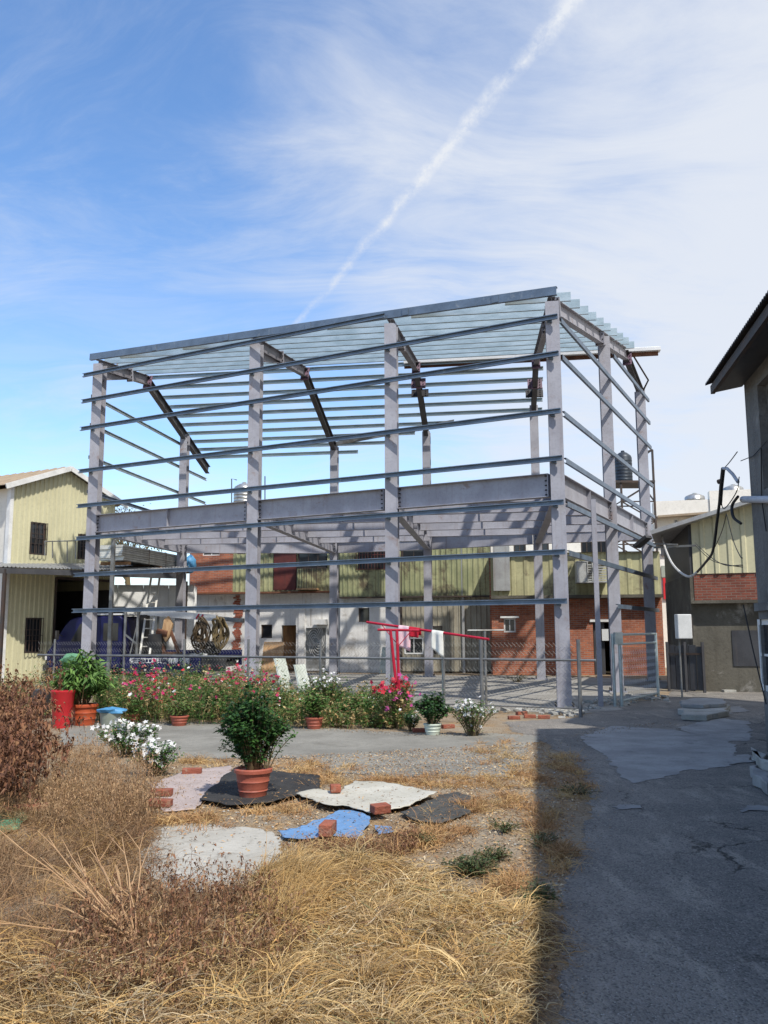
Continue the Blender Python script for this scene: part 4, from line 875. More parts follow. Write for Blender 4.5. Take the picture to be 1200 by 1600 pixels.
# middle house: white and beige below, green metal above
W = Wall(P(531.5, 1000, 33.2), P(768, 1000, 32.2)); mh = thing('metal_clad_house', up(W.A, 0), 'green and beige ribbed metal clad house between white house and brick house', 'house')
sS = lambda px: W.sz(px, 950)[0]; zm = W.sz(640, 934)[1]; uz = W.sz(640, 812)[1]; sp_ = sS(620)
sw = W.rect(560, 950, 577, 972)
W.slab(MB(), 0, sp_, 0, zm, .2, 0, [sw]).build('wall', 'plaster_white', mh); W.window(mh, sw, -.06, 1, 1, 'dark_steel')
lw = W.rect(632, 996, 662, 1022); lw2 = W.rect(676, 978, 692, 1022)
W.corr(mh, 'beige_sheet', sp_, W.L, .05, zm, .02, .21, .03, .8, [lw, lw2])
W.window(mh, lw, .04, 2, 1, 'trim_white'); W.window(mh, lw2, .03, 1, 2, 'dark_steel')
o1 = W.rect(558, 845, 606, 890); o2 = W.rect(628, 845, 665, 872); o3 = W.rect(706, 838, 722, 915)
W.corr(mh, 'green_sheet', 0, W.L, zm+.06, uz, .1, .2, .03, .8, [o1, o2])
W.window(mh, o1, .04, 3, 1, 'dark_steel', .05, grille='red_shutter'); W.window(mh, o2, .04, 2, 1, 'dark_steel')
W.slab(MB(), 0, W.L, zm, zm+.05, .3, .2).build('ledge', 'dark_steel', mh)
for px in (722, 625): W.slab(MB(), sS(px), sS(px)+.09, 0, uz, .1, .12).build('downpipe', 'grey_sheet' if px > 700 else 'dark_steel', mh)
boxwalls(mh, W, 6, 0, uz, 'plaster_white'); shedroof(mh, W, 0, W.L, 6, uz+.03, uz+.4, 'dark_sheet')
# brick house
W = Wall(P(769, 1000, 31.0), P(1036, 1000, 30.2)); bh = thing('brick_house', up(W.A, 0), 'red brick house with yellow metal clad upper wall behind the frame at right', 'house')
sS = lambda px: W.sz(px, 950)[0]; zm = W.sz(850, 936)[1]; uz = W.sz(900, 864)[1]
w1 = W.rect(787, 966, 806, 988); dr = W.rect(926, 972, 957, 1060); dr = (dr[0], dr[1], 0, dr[3])
W.slab(MB(), 0, W.L, 0, zm, .22, 0, [w1, dr]).build('wall', 'brick', bh)
W.window(bh, w1, -.05, 2, 1, 'trim_white', .05); W.slab(MB(), w1[0]-.12, w1[1]+.12, w1[3]+.005, w1[3]+.07, .3, .09).build('lintel', 'trim_white', bh)
W.slab(MB(), dr[0]-.1, dr[1]+.1, dr[3]+.005, dr[3]+.09, .3, .06).build('lintel', 'trim_white', bh)
W.slab(MB(), dr[0]+.03, dr[0]+.4, .02, dr[3]-.03, .05, -.12).build('door', 'dark_sheet', bh)
nb_ = W.rect(940, 983, 951, 1001); W.slab(MB(), nb_[0], nb_[1], nb_[2], nb_[3], .15, .05).build('meter_box', 'box_white', bh)
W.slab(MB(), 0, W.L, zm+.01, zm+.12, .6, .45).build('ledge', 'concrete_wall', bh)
d1 = W.rect(770, 838, 800, 915)
W.corr(bh, 'shaded_yellow_sheet', 0, W.L, zm+.13, uz, .12, .45, .03, .9, [])
W.slab(MB(), sS(772), sS(798), zm+.3, uz+.4, .1, .25).build('roller_door', 'grey_sheet', bh)
# set-back upper storey with windows
W2 = Wall(W.A-W.n*1.2, W.B-W.n*1.2-W.d*2.2); u2 = W.sz(900, 800)[1]
ops = [W2.rect(x0, 838, x1, 868) for x0, x1 in ((802, 822), (836, 858), (862, 880), (907, 927), (930, 949))]
W2.slab(MB(), 0, W2.L, uz-.4, u2, .2, 0, ops).build('upper_wall', 'cream_wall', bh)
for r in ops: W2.window(bh, r, -.04, 2, 1, 'dark_steel', .05)
W2.slab(MB(), W2.sz(838, 850)[0], W2.sz(880, 850)[0], W2.sz(850, 868)[1]-.5, W2.sz(850, 868)[1]-.04, .05, .08).build('red_panel', 'red_shutter', bh)
MB().add([W.p(0, uz, .3), W.p(W.L, uz, .3), W.p(W.L, uz+.12, -1.3), W.p(0, uz+.12, -1.3)], [(0, 1, 2, 3)]).build('lower_roof', 'grey_sheet', bh)
MB().add([W.p(0, uz+.02, -1.3), W.p(W.L, uz+.02, -1.3), W.p(W.L, uz+.02, -6), W.p(0, uz+.02, -6)], [(0, 1, 2, 3)]).build('terrace', 'concrete_wall', bh)
boxwalls(bh, W, 6, 0, uz, 'brick'); boxwalls(bh, W2, 4.6, uz-.3, u2, 'cream_wall'); shedroof(bh, W2, -.2, W2.L+.1, 4.6, u2+.02, u2+.2, 'dark_sheet')
# metal cage fixed to the brick house
cr = W.rect(897, 880, 946, 912); cg = MB(); W.slab(cg, cr[0], cr[1], cr[2], cr[2]+.05, .8, .95); W.slab(cg, cr[0], cr[1], cr[3]-.03, cr[3], .8, .95)
W.slab(cg, cr[0], cr[0]+.35, cr[2]+.05, cr[3]-.03, .75, .93)
cage = cg.build('cage', 'cage', bh); sl_ = MB(); k = 0; z = cr[2]+.1
while z < cr[3]-.06: sl_.bar(W.p(cr[0]+.36, z, .93), W.p(cr[1], z, .93), .03, .045); z += .085
for u in (cr[0]+.37, (cr[0]+cr[1])/2, cr[1]-.02): sl_.bar(W.p(u, cr[2]+.05, .95), W.p(u, cr[3]-.03, .95), .03, .03)
sl_.build('slat', 'cage', cage, kind='stuff')

# water tanks
def tank(name, c, rad, h, m, label, stand=None):
    t_ = thing(name, c, label, 'water tank'); c = Vector(c)
    prof = [(rad*.96, 0), (rad, .04)]
    for k in range(1, 8): prof += [(rad, h*(k/8)-.02), (rad*1.025, h*k/8), (rad, h*k/8+.02)]
    prof += [(rad, h), (rad*.9, h+.08), (rad*.45, h+.2), (rad*.2, h+.23)]
    b_ = MB().lathe(c+Vector((0, 0, stand or 0)), prof, 24).build('tank_body', m, t_, smooth=True)
    MB().lathe(c+Vector((0, 0, (stand or 0)+h+.21)), [(rad*.22, 0), (rad*.22, .06), (.05, .08)], 14).build('lid', m, b_)
    return t_
ta = P(381, 790, 36.5); tk = tank('water_tank', (ta.x, ta.y, 6.5), .44, 1.15, 'tank_steel', 'silver steel water tank on the roof behind the second front column')
m = MB(); m.tube([P(362, 790, 36), P(362, 748, 36), P(370, 750, 36)], .025, 6); m.tube([P(414, 790, 36), P(414, 744, 36)], .025, 6); m.build('pipe', 'dark_steel', tk)
tc_ = P(990, 870, 32.2); tz = W.sz(990, 868)[1]
tw = thing('tank_tower', (tc_.x, tc_.y, 4.0), 'dark steel lattice stand on the brick house roof holding a water tank', 'tower')
zp = P(990, 757, 32.6).z; zt = P(1015, 708, 32.6).z; hw = .62; m_ = 'dark_steel'; cx, cy = tc_.x+.2, 32.6
for ax in (-1, 1):
    for ay in (-1, 1): MB().bar((cx+ax*hw, cy+ay*hw, 3.9), (cx+ax*hw, cy+ay*hw, zp if ax < 0 else zt), .07, .07, up=(0, 1, 0)).build('leg', m_, tw)
z = 4.1; k = 0
while z < zp-.6:
    for ay in (-1, 1):
        s1 = 1 if k % 2 else -1; MB().bar((cx-s1*hw, cy+ay*hw, z), (cx+s1*hw, cy+ay*hw, z+.75), .045, .045).build('brace', m_, tw)
        MB().bar((cx-hw, cy+ay*hw, z+.75), (cx+hw, cy+ay*hw, z+.75), .045, .045).build('brace', m_, tw)
    MB().bar((cx+hw, cy-hw, z), (cx+hw, cy+hw, z+.75), .045, .045).build('brace', m_, tw)
    z += .75; k += 1
MB().box((cx-.1, cy, zp), (1.5, 1.4, .08)).build('platform', m_, tw)
MB().bar((cx+hw, cy-hw, zt), (cx+hw, cy+hw, zt), .05, .05).build('rail', m_, tw); MB().bar((cx+hw-.45, cy-hw, zt-.15), (cx+hw, cy-hw, zt), .05, .05).build('rail', m_, tw); MB().bar((cx+hw-.45, cy-hw, zp), (cx+hw-.45, cy-hw, zt-.15), .05, .05).build('rail', m_, tw)
tank('water_tank', (cx-.33, cy, zp+.04), .33, 1.0, 'tank_dark', 'dark blue water tank on the lattice stand at right')

# ================================================================== RIGHT: near grey building
far = Vector((4.72, 10.9, 0)); rdv = Vector((.177, .984, 0)).normalized(); near = far-rdv*15
W = Wall(far, near); W.n = Vector((-rdv.y, rdv.x, 0)); gbld = thing('grey_building', up(far, 0), 'dark grey rendered building with corrugated roof overhang at right edge', 'building')
Hh = 4.78
lo_ = W.rect(1179, 968, 1230, 1090); uo = W.rect(1183, 603, 1235, 740)
lo_ = (lo_[0], lo_[0]+1.3, lo_[2], lo_[3]); uo = (uo[0], uo[0]+1.3, uo[2], uo[3])
rest = [(s_, s_+1.3, z0, z1) for s_ in (4, 7.5, 11) for z0, z1 in ((1.0, 2.0), (3.2, 4.2))]
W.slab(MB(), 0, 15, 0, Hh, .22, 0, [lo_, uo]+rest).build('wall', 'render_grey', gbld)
W.window(gbld, lo_, -.03, 1, 2, 'trim_white', .07); W.window(gbld, uo, -.1, 2, 1, 'galv_dark', .06)
for r in rest: W.window(gbld, r, -.06, 2, 1, 'trim_white', .06)
W.slab(MB(), -.03, 15, 0, .09, .1, .06).build('plinth', 'concrete', gbld)
fz = W.sz(1165, 945)[1]; W.slab(MB(), 0, 15, fz-.1, fz, .1, .05).build('string_course', 'render_grey', gbld)
# far end wall, inner walls
e_ = -W.n
MB().add([W.p(0, 0, -.01), W.p(0, Hh, -.01), W.p(0, Hh+1.5, -5), W.p(0, 0, -5)], [(0, 1, 2, 3)]).build('end_wall', 'render_grey', gbld)
MB().add([W.p(15, 0, -.01), W.p(15, Hh, -.01), W.p(15, Hh+1.5, -5), W.p(15, 0, -5)], [(3, 2, 1, 0)]).build('end_wall', 'render_grey', gbld)
MB().add([W.p(0, 0, -5), W.p(0, Hh+1.5, -5), W.p(15, Hh+1.5, -5), W.p(15, 0, -5)], [(0, 1, 2, 3)]).build('back_wall', 'render_grey', gbld)
# corrugated roof, sheet by sheet
u = -.12; eo = .46
while u < 15:
    mb = MB(); n = 10; wdt = .76
    for i in range(n):
        for (fa, ha), (fb, hb) in (((0, 0), (.25, .018)), ((.25, .018), (.5, .026)), ((.5, .026), (.75, .018)), ((.75, .018), (1, 0))):
            a, b = u+wdt*(i+fa)/n, u+wdt*(i+fb)/n
            mb.add([W.p(a, Hh+.03+ha, eo), W.p(b, Hh+.03+hb, eo), W.p(b, Hh+1.75+hb, -5.2), W.p(a, Hh+1.75+ha, -5.2)], [(0, 1, 2, 3)])
    o = mb.build('roof_sheet', 'dark_sheet', gbld); md = o.modifiers.new('thickness', 'SOLIDIFY'); md.thickness = .008; md.offset = -1; u += wdt
W.slab(MB(), -.1, 15, Hh-.10, Hh+.01, .05, eo-.06).build('fascia', 'dark_steel', gbld)
MB().add([W.p(-.1, Hh-.02, 0), W.p(15, Hh-.02, 0), W.p(15, Hh-.08, eo-.12), W.p(-.1, Hh-.08, eo-.12)], [(0, 1, 2, 3)]).build('soffit', 'dark_sheet', gbld)
pz = W.sz(1175, 777)[1]; MB().tube([W.p(-.12, pz, .07), W.p(4, pz-.62, .07)], .045, 12).build('pipe', 'pipe_grey', gbld, smooth=True)
for pts, r in (([(1192, 700), (1193, 780), (1200, 830)], .008), ([(1164, 945), (1178, 1010), (1190, 1060), (1200, 1100)], .009), ([(1160, 720), (1180, 712), (1200, 690)], .006)):
    MB().tube([W.p(*W.sz(*p_), .02) for p_ in pts], r, 5).build('wall_cable', 'cable_black', gbld)
# unseen taller blocks, added and shaped to shade the yard corner
wv = [Vector((6.36, 13.25, 0)), Vector((7.62, 15.9, 0)), Vector((10.6, 15.2, 0)), Vector((10.2, 11.6, 0)), Vector((7.2, 11.2, 0))]
MB().poly([Vector((5.46, 11.05, 0)), Vector((6.33, 13.1, 0)), Vector((7.1, 12.9, 0)), Vector((7.1, 11.0, 0))], 6.3).build('unseen_wing', 'render_grey', gbld)
wing = MB().poly(wv, 8.0).build('unseen_wing', 'render_grey', gbld)
MB().poly([v+(v-Vector((8.3, 13.5, 0))).normalized()*.02+Vector((0, 0, 8.0)) for v in wv], .12).build('unseen_wing_roof', 'concrete', wing)

# ================================================================== RIGHT: far house, distant block, gate, posts
W = Wall(P(1089, 1000, 22.4), P(1250, 1000, 21.6)); fh = thing('far_house', up(W.A, 0), 'house with yellow metal upper wall over brick band and stained concrete at lane end', 'house')
z1_, z2_, z3_ = W.sz(1125, 938)[1], W.sz(1125, 896)[1], W.sz(1092, 818)[1]
sl0 = W.sz(1150, 796); slope = (sl0[1]-z3_)/sl0[0]
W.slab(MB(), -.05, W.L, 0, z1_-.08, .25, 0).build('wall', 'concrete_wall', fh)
W.slab(MB(), -.1, W.L, z1_-.08, z1_, .5, .28).build('ledge', 'concrete_wall', fh)
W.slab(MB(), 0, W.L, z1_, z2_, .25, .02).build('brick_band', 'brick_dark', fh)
W.corr(fh, 'yellow_sheet', 0, W.L, z2_, z3_, .04, .33, .035, .66, [], lambda u: z3_+slope*u)
W.slab(MB(), W.sz(1143, 985)[0], W.L, W.sz(1143, 985)[1]-.9, W.sz(1143, 985)[1], .03, .02).build('blocked_window', 'dark_sheet', fh)
Ws = Wall(W.A+Vector((.85, 4.6, 0)), W.A); Ws.n = Vector((-.97, -.24, 0))
MB().bar(up(Ws.A, z2_*.5), up(Ws.B, z2_*.5), .2, z2_).build('side_wall', 'concrete_wall', fh)
MB().bar(up(Ws.A, (z2_+z3_)/2), up(Ws.B, (z2_+z3_)/2), .16, z3_-z2_-.01).build('side_wall', 'dark_sheet', fh)
MB().bar(up(Ws.A, .5*z3_)+W.n*-.02, up(Ws.A+Vector((8, -.5, 0)), .5*z3_)+W.n*-.02, .15, z3_+.5).build('back_wall', 'concrete_wall', fh)
a, b = W.p(-1.0, z3_-slope*1.0+.05, .45), W.p(W.L+.5, z3_+slope*(W.L+.5)+.05, .45)
o = MB().add([a, b, b-W.n*4.2, a-W.n*4.2], [(0, 1, 2, 3)]).build('roof', 'grey_sheet', fh); md = o.modifiers.new('thickness', 'SOLIDIFY'); md.thickness = .05
MB().bar(a+W.n*.03, b+W.n*.03, .05, .10).build('roof_trim', 'grey_sheet', fh)
g0, g1 = W.p(-1.05, z3_-slope*1.05-.05, .6), W.p(-1.6, z3_-slope*1.05-.45, .3); MB().bar(g0, g0.lerp(g1, .6), .3, .08).build('awning', 'dark_sheet', fh)
MB().bar(W.p(-.95, z3_-.6, .1), W.p(.1, z2_+.7, .5), .05, .05).build('awning_brace', 'galv_dark', fh); MB().bar(W.p(-.95, z3_-.5, .1), W.p(-.35, z2_+.75, .4), .04, .04).build('awning_brace', 'galv_dark', fh)
# distant pale block
W = Wall(P(1026, 900, 52), P(1260, 900, 50)); db = thing('distant_building', up(W.A, 0), 'distant cream flat roofed building above the far yellow house', 'building')
zt_, zb_, zk = W.sz(1060, 782)[1], W.sz(1060, 806)[1], W.sz(1110, 775)[1]
ops = [W.rect(1053, 808, 1063, 822), W.rect(1084, 800, 1104, 822), W.rect(1066, 830, 1080, 850), W.rect(1100, 830, 1115, 850)]
sk = W.sz(1109, 800)[0]
W.slab(MB(), 0, W.L, 0, zb_, .3, -.6, ops).build('wall', 'cream_wall', db)
W.slab(MB(), 0, sk, zb_+.02, zt_, 1.2, 0).build('parapet', 'cream_wall', db); W.slab(MB(), sk+.02, W.L, 0, zk+.3, .8, .1).build('stair_tower', 'cream_wall', db)
for r in ops: W.window(db, r, -.7, 2, 1, 'trim_white', .1)
MB().add([W.p(0, zb_, -.3), W.p(W.L, zb_, -.3), W.p(W.L, zb_, -9), W.p(0, zb_, -9)], [(0, 1, 2, 3)]).build('roof', 'concrete', db); boxwalls(db, W, 9, 0, zb_, 'cream_wall')
MB().bar(W.p(.2, zb_-.05, .2), W.p(sk, zb_+.08, .2), .5, .12).build('awning', 'tan_roof', db)
a = P(1089, 778, 54); tank('water_tank', (a.x, 54.4, zb_+.2), .62, 1.35, 'tank_steel', 'left silver tank on the roof of the distant cream building')
a = P(1150, 770, 54); tank('water_tank', (a.x, 54.4, zb_+.5), .62, 1.6, 'tank_steel', 'right silver tank on the distant roof, half hidden by the grey building')
# narrow red and white shopfront strip seen between the houses
W = Wall(P(1033, 1000, 36), P(1062, 1000, 36)); sg = thing('lane_house', up(W.A, 0), 'narrow white house with red panel glimpsed between brick house and far house', 'house')
W.slab(MB(), -.5, W.L+.5, 0, W.sz(1045, 865)[1], 2.5, -.1).build('wall', 'cream_wall', sg)
r = W.rect(1036, 903, 1047, 936); W.slab(MB(), r[0], r[1], r[2], r[3], .06, 0).build('red_panel', 'red_plastic', sg)
r = W.rect(1033, 884, 1047, 902); W.slab(MB(), r[0], r[1], r[2], r[3], .06, 0).build('green_panel', 'grey_green_plastic', sg)
r = W.rect(1032, 838, 1046, 868); W.slab(MB(), r[0], r[1], r[2], r[3], .06, .0).build('dark_shutter', 'dark_sheet', sg)
# dark metal gate in the recess
W = Wall(P(1043, 1000, 22.5), P(1098, 1000, 21.9)); dg = thing('metal_gate', up(W.A, 0), 'dark blue grey sheet metal gate in the recess beside the concrete wall', 'gate')
zt_ = W.sz(1070, 1003)[1]; n = 5
for k in range(n): W.slab(MB(), W.L*k/n+.008, W.L*(k+1)/n-.008, .06, zt_-.05-.12*random.random(), .03, random.uniform(0, .02)).build('panel', 'dark_sheet', dg)
for k in (0, .5, 1): MB().bar(W.p(W.L*k, 0, .05), W.p(W.L*k, zt_, .05), .06, .06, up=(0, 1, 0)).build('gate_post', 'dark_sheet', dg)
MB().bar(W.p(0, zt_-.3, .045), W.p(W.L, zt_-.3, .045), .04, .05).build('rail', 'dark_steel', dg)
# white box on a pole
a = G(1066, 1090); pb = thing('pole_box', a, 'white cabinet mounted on a thin pole in front of the dark gate', 'utility box')
k = a.y; zb0, zb1 = P(1064, 998, k).z, P(1064, 960, k).z; bxw = P(1076, 980, k).x-P(1054, 980, k).x
MB().tube([a, (a.x, a.y, zb0+.2)], .022, 8).build('pole', 'galv_dark', pb)
MB().box((P(1064, 980, k).x, k-.16, (zb0+zb1)/2), (bxw, .24, zb1-zb0)).build('cabinet', 'box_white', pb, bevel=.02)
m = MB(); m.box((P(1078, 980, k).x, k-.1, (zb0+zb1)/2), (.05, .1, (zb1-zb0)*.8)); m.build('hinge_bracket', 'dark_steel', pb)
a = G(1158, 1081); mb = MB().box((a.x+.15, a.y+.3, .48), (.95, .55, .96)); mb.build('black_cabinet', 'dark_sheet', None, 'low black cabinet against the stained concrete wall at lane end', 'cabinet', bevel=.02)
MB().box((a.x-.35, a.y-.1, .03), (.3, .2, .06)).build('pale_block', 'lightslab', None, 'small pale block on the ground left of the black cabinet', 'block')
# slabs lying in the lane
def slab_obj(pts, z0, th, m, label, seed, name='stone_slab', cat='slab', group=None):
    out = rough_outline([Vector((v[0], v[1], 0)) for v in pts], .16, .03, seed); return MB().poly([(v.x, v.y, z0) for v in out], th).build(name, m, None, label, cat, group, bevel=.012)
slab_obj([G(1060, 1118), G(1075, 1111), G(1140, 1110), G(1140, 1120), G(1105, 1128), G(1065, 1126)], .012, .10, 'lightslab', 'lower broken concrete slab lying on the lane', 3)
slab_obj([G(1062, 1110), G(1085, 1105), G(1132, 1106), G(1136, 1113), G(1100, 1117), G(1068, 1116)], .115, .07, 'patch', 'upper flat concrete slab resting on the broken slab in the lane', 4)
slab_obj([G(1176, 1186), G(1200, 1196), G(1215, 1212), G(1190, 1205)], .012, .12, 'lightslab', 'broken kerb piece at the foot of the grey building, upper one', 5, 'kerb_stone', 'kerb stone')
slab_obj([G(1172, 1216), G(1186, 1214), G(1212, 1240), G(1200, 1246)], .012, .12, 'patch', 'broken kerb piece at the foot of the grey building, lower one', 6, 'kerb_stone', 'kerb stone')
# cables
def cable(pts, r, m, label, name='cable'):
    pts = [Vector(p_) for p_ in pts]; out = []
    for i in range(len(pts)-1):
        p0, p1, p2, p3 = pts[max(i-1, 0)], pts[i], pts[i+1], pts[min(i+2, len(pts)-1)]
        for j in range(8):
            t_ = j/8; out.append(.5*((2*p1)+(p2-p0)*t_+(2*p0-5*p1+4*p2-p3)*t_*t_+(3*p1-p0-3*p2+p3)*t_**3))
    out.append(pts[-1]); return MB().tube(out, r, 6).build(name, m, None, label, 'cable', smooth=True)
# service mast on the corner of the grey building
ml = thing('service_mast', (4.6, 12.0, 4.0), 'bent black steel service mast rising beside the grey building with cables', 'mast')
MB().tube([P(1125, 788, 12.2), P(1127, 760, 12.0), P(1130, 732, 11.7)], .03, 8).build('mast_pole', 'cable_black', ml, smooth=True)
MB().tube([P(1130, 732, 11.7), P(1136, 732, 11.6), P(1145, 741, 11.3), P(1153, 753, 10.95)], .022, 8).build('mast_arm', 'pipe_grey', ml, smooth=True)
MB().tube([P(1122, 753, 12.0), P(1128, 751, 11.95)], .035, 8).build('insulator', 'dark_steel', ml)
cable([P(1130, 732, 11.7), P(1126, 770, 12), P(1121, 810, 12.6), P(1114, 860, 13.4), P(1103, 878, 14.5), P(1090, 893, 16)], .022, 'cable_black', 'thick black cable dropping from the service mast')
cable([P(1090, 893, 16), P(1078, 901, 17.5), P(1064, 895, 19), P(1050, 880, 20.5), P(1040, 858, 22), P(1033, 834, 23.5)], .026, 'cable_white', 'thick pale cable sagging between brick house and mast')
cable([P(1153, 776, 10.9), P(1144, 790, 11.2), P(1146, 808, 11.1), P(1158, 818, 10.95)], .02, 'cable_black', 'short black cable loop beside the horizontal pipe')
for i, (pts, lb_) in enumerate((([(1086, 848, 21), (1105, 866, 17), (1130, 882, 13), (1160, 883, 10.9)], 'thin wire crossing low over the yellow wall'), ([(1086, 852, 21), (1110, 874, 17), (1135, 882, 13), (1160, 886, 10.9)], 'lowest thin wire over the yellow wall'),
                             ([(1135, 803, 14), (1128, 830, 15), (1117, 855, 17)], 'thin wire hanging left in front of the yellow wall'), ([(1135, 803, 14), (1146, 845, 13), (1156, 868, 11.2), (1160, 872, 10.9)], 'thin wire hanging right in front of the yellow wall'),
                             ([(1126, 776, 12), (1131, 795, 12.2), (1150, 770, 11), (1155, 745, 10.9)], 'thin slack wire behind the service mast'), ([(1131, 732, 11.7), (1140, 722, 11.4), (1152, 706, 10.95)], 'fine wire rising from mast top to the grey building'))):
    cable([P(*p_) for p_ in pts], .007, 'cable_black', lb_, 'wire')

# far tree beyond the frame at left
tr = thing('tree', (P(200, 800, 44).x, 44, 0), 'distant tree crown peeping over the beam right of the first column', 'tree')
tx = P(200, 800, 44).x
m = MB().tube([(tx, 44, 0), (tx+.2, 44, 3), (tx, 44, 5.6)], .22, 8, .1)
cpts = []
for k in range(26):
    a = random.uniform(0, 6.28); L = random.uniform(.6, 2.0); e = Vector((tx+math.cos(a)*L*1.1-.1, 44+math.sin(a)*L, 6.2+random.uniform(-.7, 1.5)-.35*math.cos(a)*L)); m.tube([(tx, 44, random.uniform(4, 5.6)), e], .05, 5, .015); cpts.append(e)
m.build('trunk', 'stem', tr)
pts = np.array([np.array(random.choice(cpts))+rng.normal(0, .33, 3) for _ in range(2200)]); dv = rng.normal(0, 1, (2200, 3))
soup('crown', [leafquads(pts, dv, rng.uniform(.1, .2, 2200), rng.uniform(.05, .1, 2200), palette(2200, [(.10, .12, .06), (.16, .16, .09), (.07, .08, .05)]))], 'leaf', tr)

# ================================================================== FENCE
fl, frt = P(60, 1000, 21.2), G(904, 1121); fl.z = 0; fdv = (frt-fl).normalized()
fence = thing('chain_link_fence', frt, 'rusty grey chain link fence along the front of the steel frame', 'fence')
def fx(px):   # point on the fence line under an image column
    d = ray(px, 1020); n = np.array((fdv.y, -fdv.x, 0)); tt = ((np.array(fl)-EYEP)@n)/(d@n); p_ = EYEP+d*tt; return Vector((p_[0], p_[1], 0))
FH = 1.36
for px in (85, 194, 288, 388, 501, 612, 693, 752, 904):
    v = fx(px); MB().tube([v, up(v, FH+.05)], .026 if px not in (752, 904) else .036, 8).build('post', 'fence_steel', fence)
MB().tube([up(fl, 1.03), up(frt+fdv*.35, 1.03)], .024, 8).build('rail', 'fence_steel', fence); MB().tube([up(fl, .16), up(frt, .16)], .014, 6).build('rail', 'fence_steel', fence)
def meshwire(a, b, z0, z1, cell, r, parent, wave=.02, name='wire_mesh', mm='mesh_wire'):
    d = (b-a); L = d.length; d.normalize(); nrm = Vector((d.y, -d.x, 0)); n = int(L/cell); m = int((z1-z0)/(cell)); Vs, Is = [], []; off = 0
    V, I = [], []
    for i in range(n):
        prev = None
        for j in range(m+1):
            s_ = (i+.5+(.5 if j % 2 else -.5))*cell; z = z0+j*cell; nn2 = r*1.2*(1 if (i+j) % 2 else -1)
            c = a+d*s_+nrm*(nn2+wave*math.sin(s_*1.7)*math.sin(z*3)); c.z = z
            k0 = len(V)
            for t_ in range(3): an = 2*math.pi*t_/3; V.append((c.x+d.x*r*math.cos(an)+nrm.x*r*math.sin(an), c.y+d.y*r*math.cos(an)+nrm.y*r*math.sin(an), c.z))
            if prev is not None:
                for t_ in range(3): I.append((prev+t_, prev+(t_+1) % 3, k0+(t_+1) % 3, k0+t_))
            prev = k0
    og = ORG[parent.name]; me = bpy.data.meshes.new(name); me.from_pydata([(x-og.x, y-og.y, z-og.z) for x, y, z in V], [], I); me.materials.append(MT[mm])
    return props(link(name, me, parent), kind='stuff')
meshwire(fl, frt, .1, FH, .078, .0031, fence)
ga, gb_ = G(972, 1104), G(1029, 1091)
gate = thing('wire_gate', ga, 'open chain link gate with silver tube frame beside the right column', 'gate')
for v, h in ((ga, 1.5), (gb_, 1.5)): MB().tube([v, up(v, h)], .035, 8).build('stile', 'galv', gate)
for z in (.12, 1.28, 1.48): MB().tube([up(ga, z), up(gb_, z)], .025, 8).build('rail', 'galv', gate)
meshwire(ga, gb_, .12, 1.28, .078, .0042, gate, mm='cage')
g2 = ga+(ga-gb_).normalized()*.18+Vector((-.05, .12, 0)); MB().tube([g2, up(g2, 1.5)], .035, 8).build('gate_post', 'galv', gate); MB().box((g2.x+.12, g2.y, 1.4), (.22, .05, .25), .5).build('latch_plate', 'galv', gate)
# second horizontal pipe between post and brick house side
pp = G(760, 1107); pl_ = thing('pipe_post', pp, 'grey pipe post with a cross tube at the right end of the red bar', 'post')
MB().tube([pp, up(pp, 1.56)], .026, 10).build('post', 'galv_dark', pl_); MB().tube([Vector((pp.x-.36, pp.y, 1.58)), Vector((pp.x+.4, pp.y+.1, 1.58))], .016, 8).build('cross_tube', 'galv_dark', pl_)
pp = G(693, 1112); MB().tube([pp, up(pp, 1.25)], .024, 8).build('thin_post', 'galv', None, 'thin pale metal post standing below the white towel', 'post')

# ================================================================== CLOTHES RACK
ya = 15.0
rack = thing('clothes_rack', (P(617, 1000, ya).x, ya, 0), 'red painted tubular clothes rack with a long sloping bar', 'clothes rack')
for xa, xb in ((610, 618), (620, 623)):
    a = P(xa, 985, ya); b = P(xb, 1060, ya); d = b-a; f_ = (a.z)/(a.z-b.z); b = a+d*f_; MB().tube([a, b], .026, 8).build('leg', 'red_paint', rack)
B0, B1 = P(573, 972, 15.9), P(764, 999, 14.35); MB().tube([B0, B1], .022, 8).build('bar', 'red_paint', rack)
MB().tube([P(590, 984, 15.2), P(655, 985, 15.05)], .022, 8).build('cross_bar', 'red_paint', rack)
MB().tube([P(597, 977, 15.7), P(618, 1003, 15.05)], .008, 6).build('stay', 'red_paint', rack); MB().tube([P(644, 984, 15.05), P(622, 1010, 15.05)], .008, 6).build('stay', 'red_paint', rack)
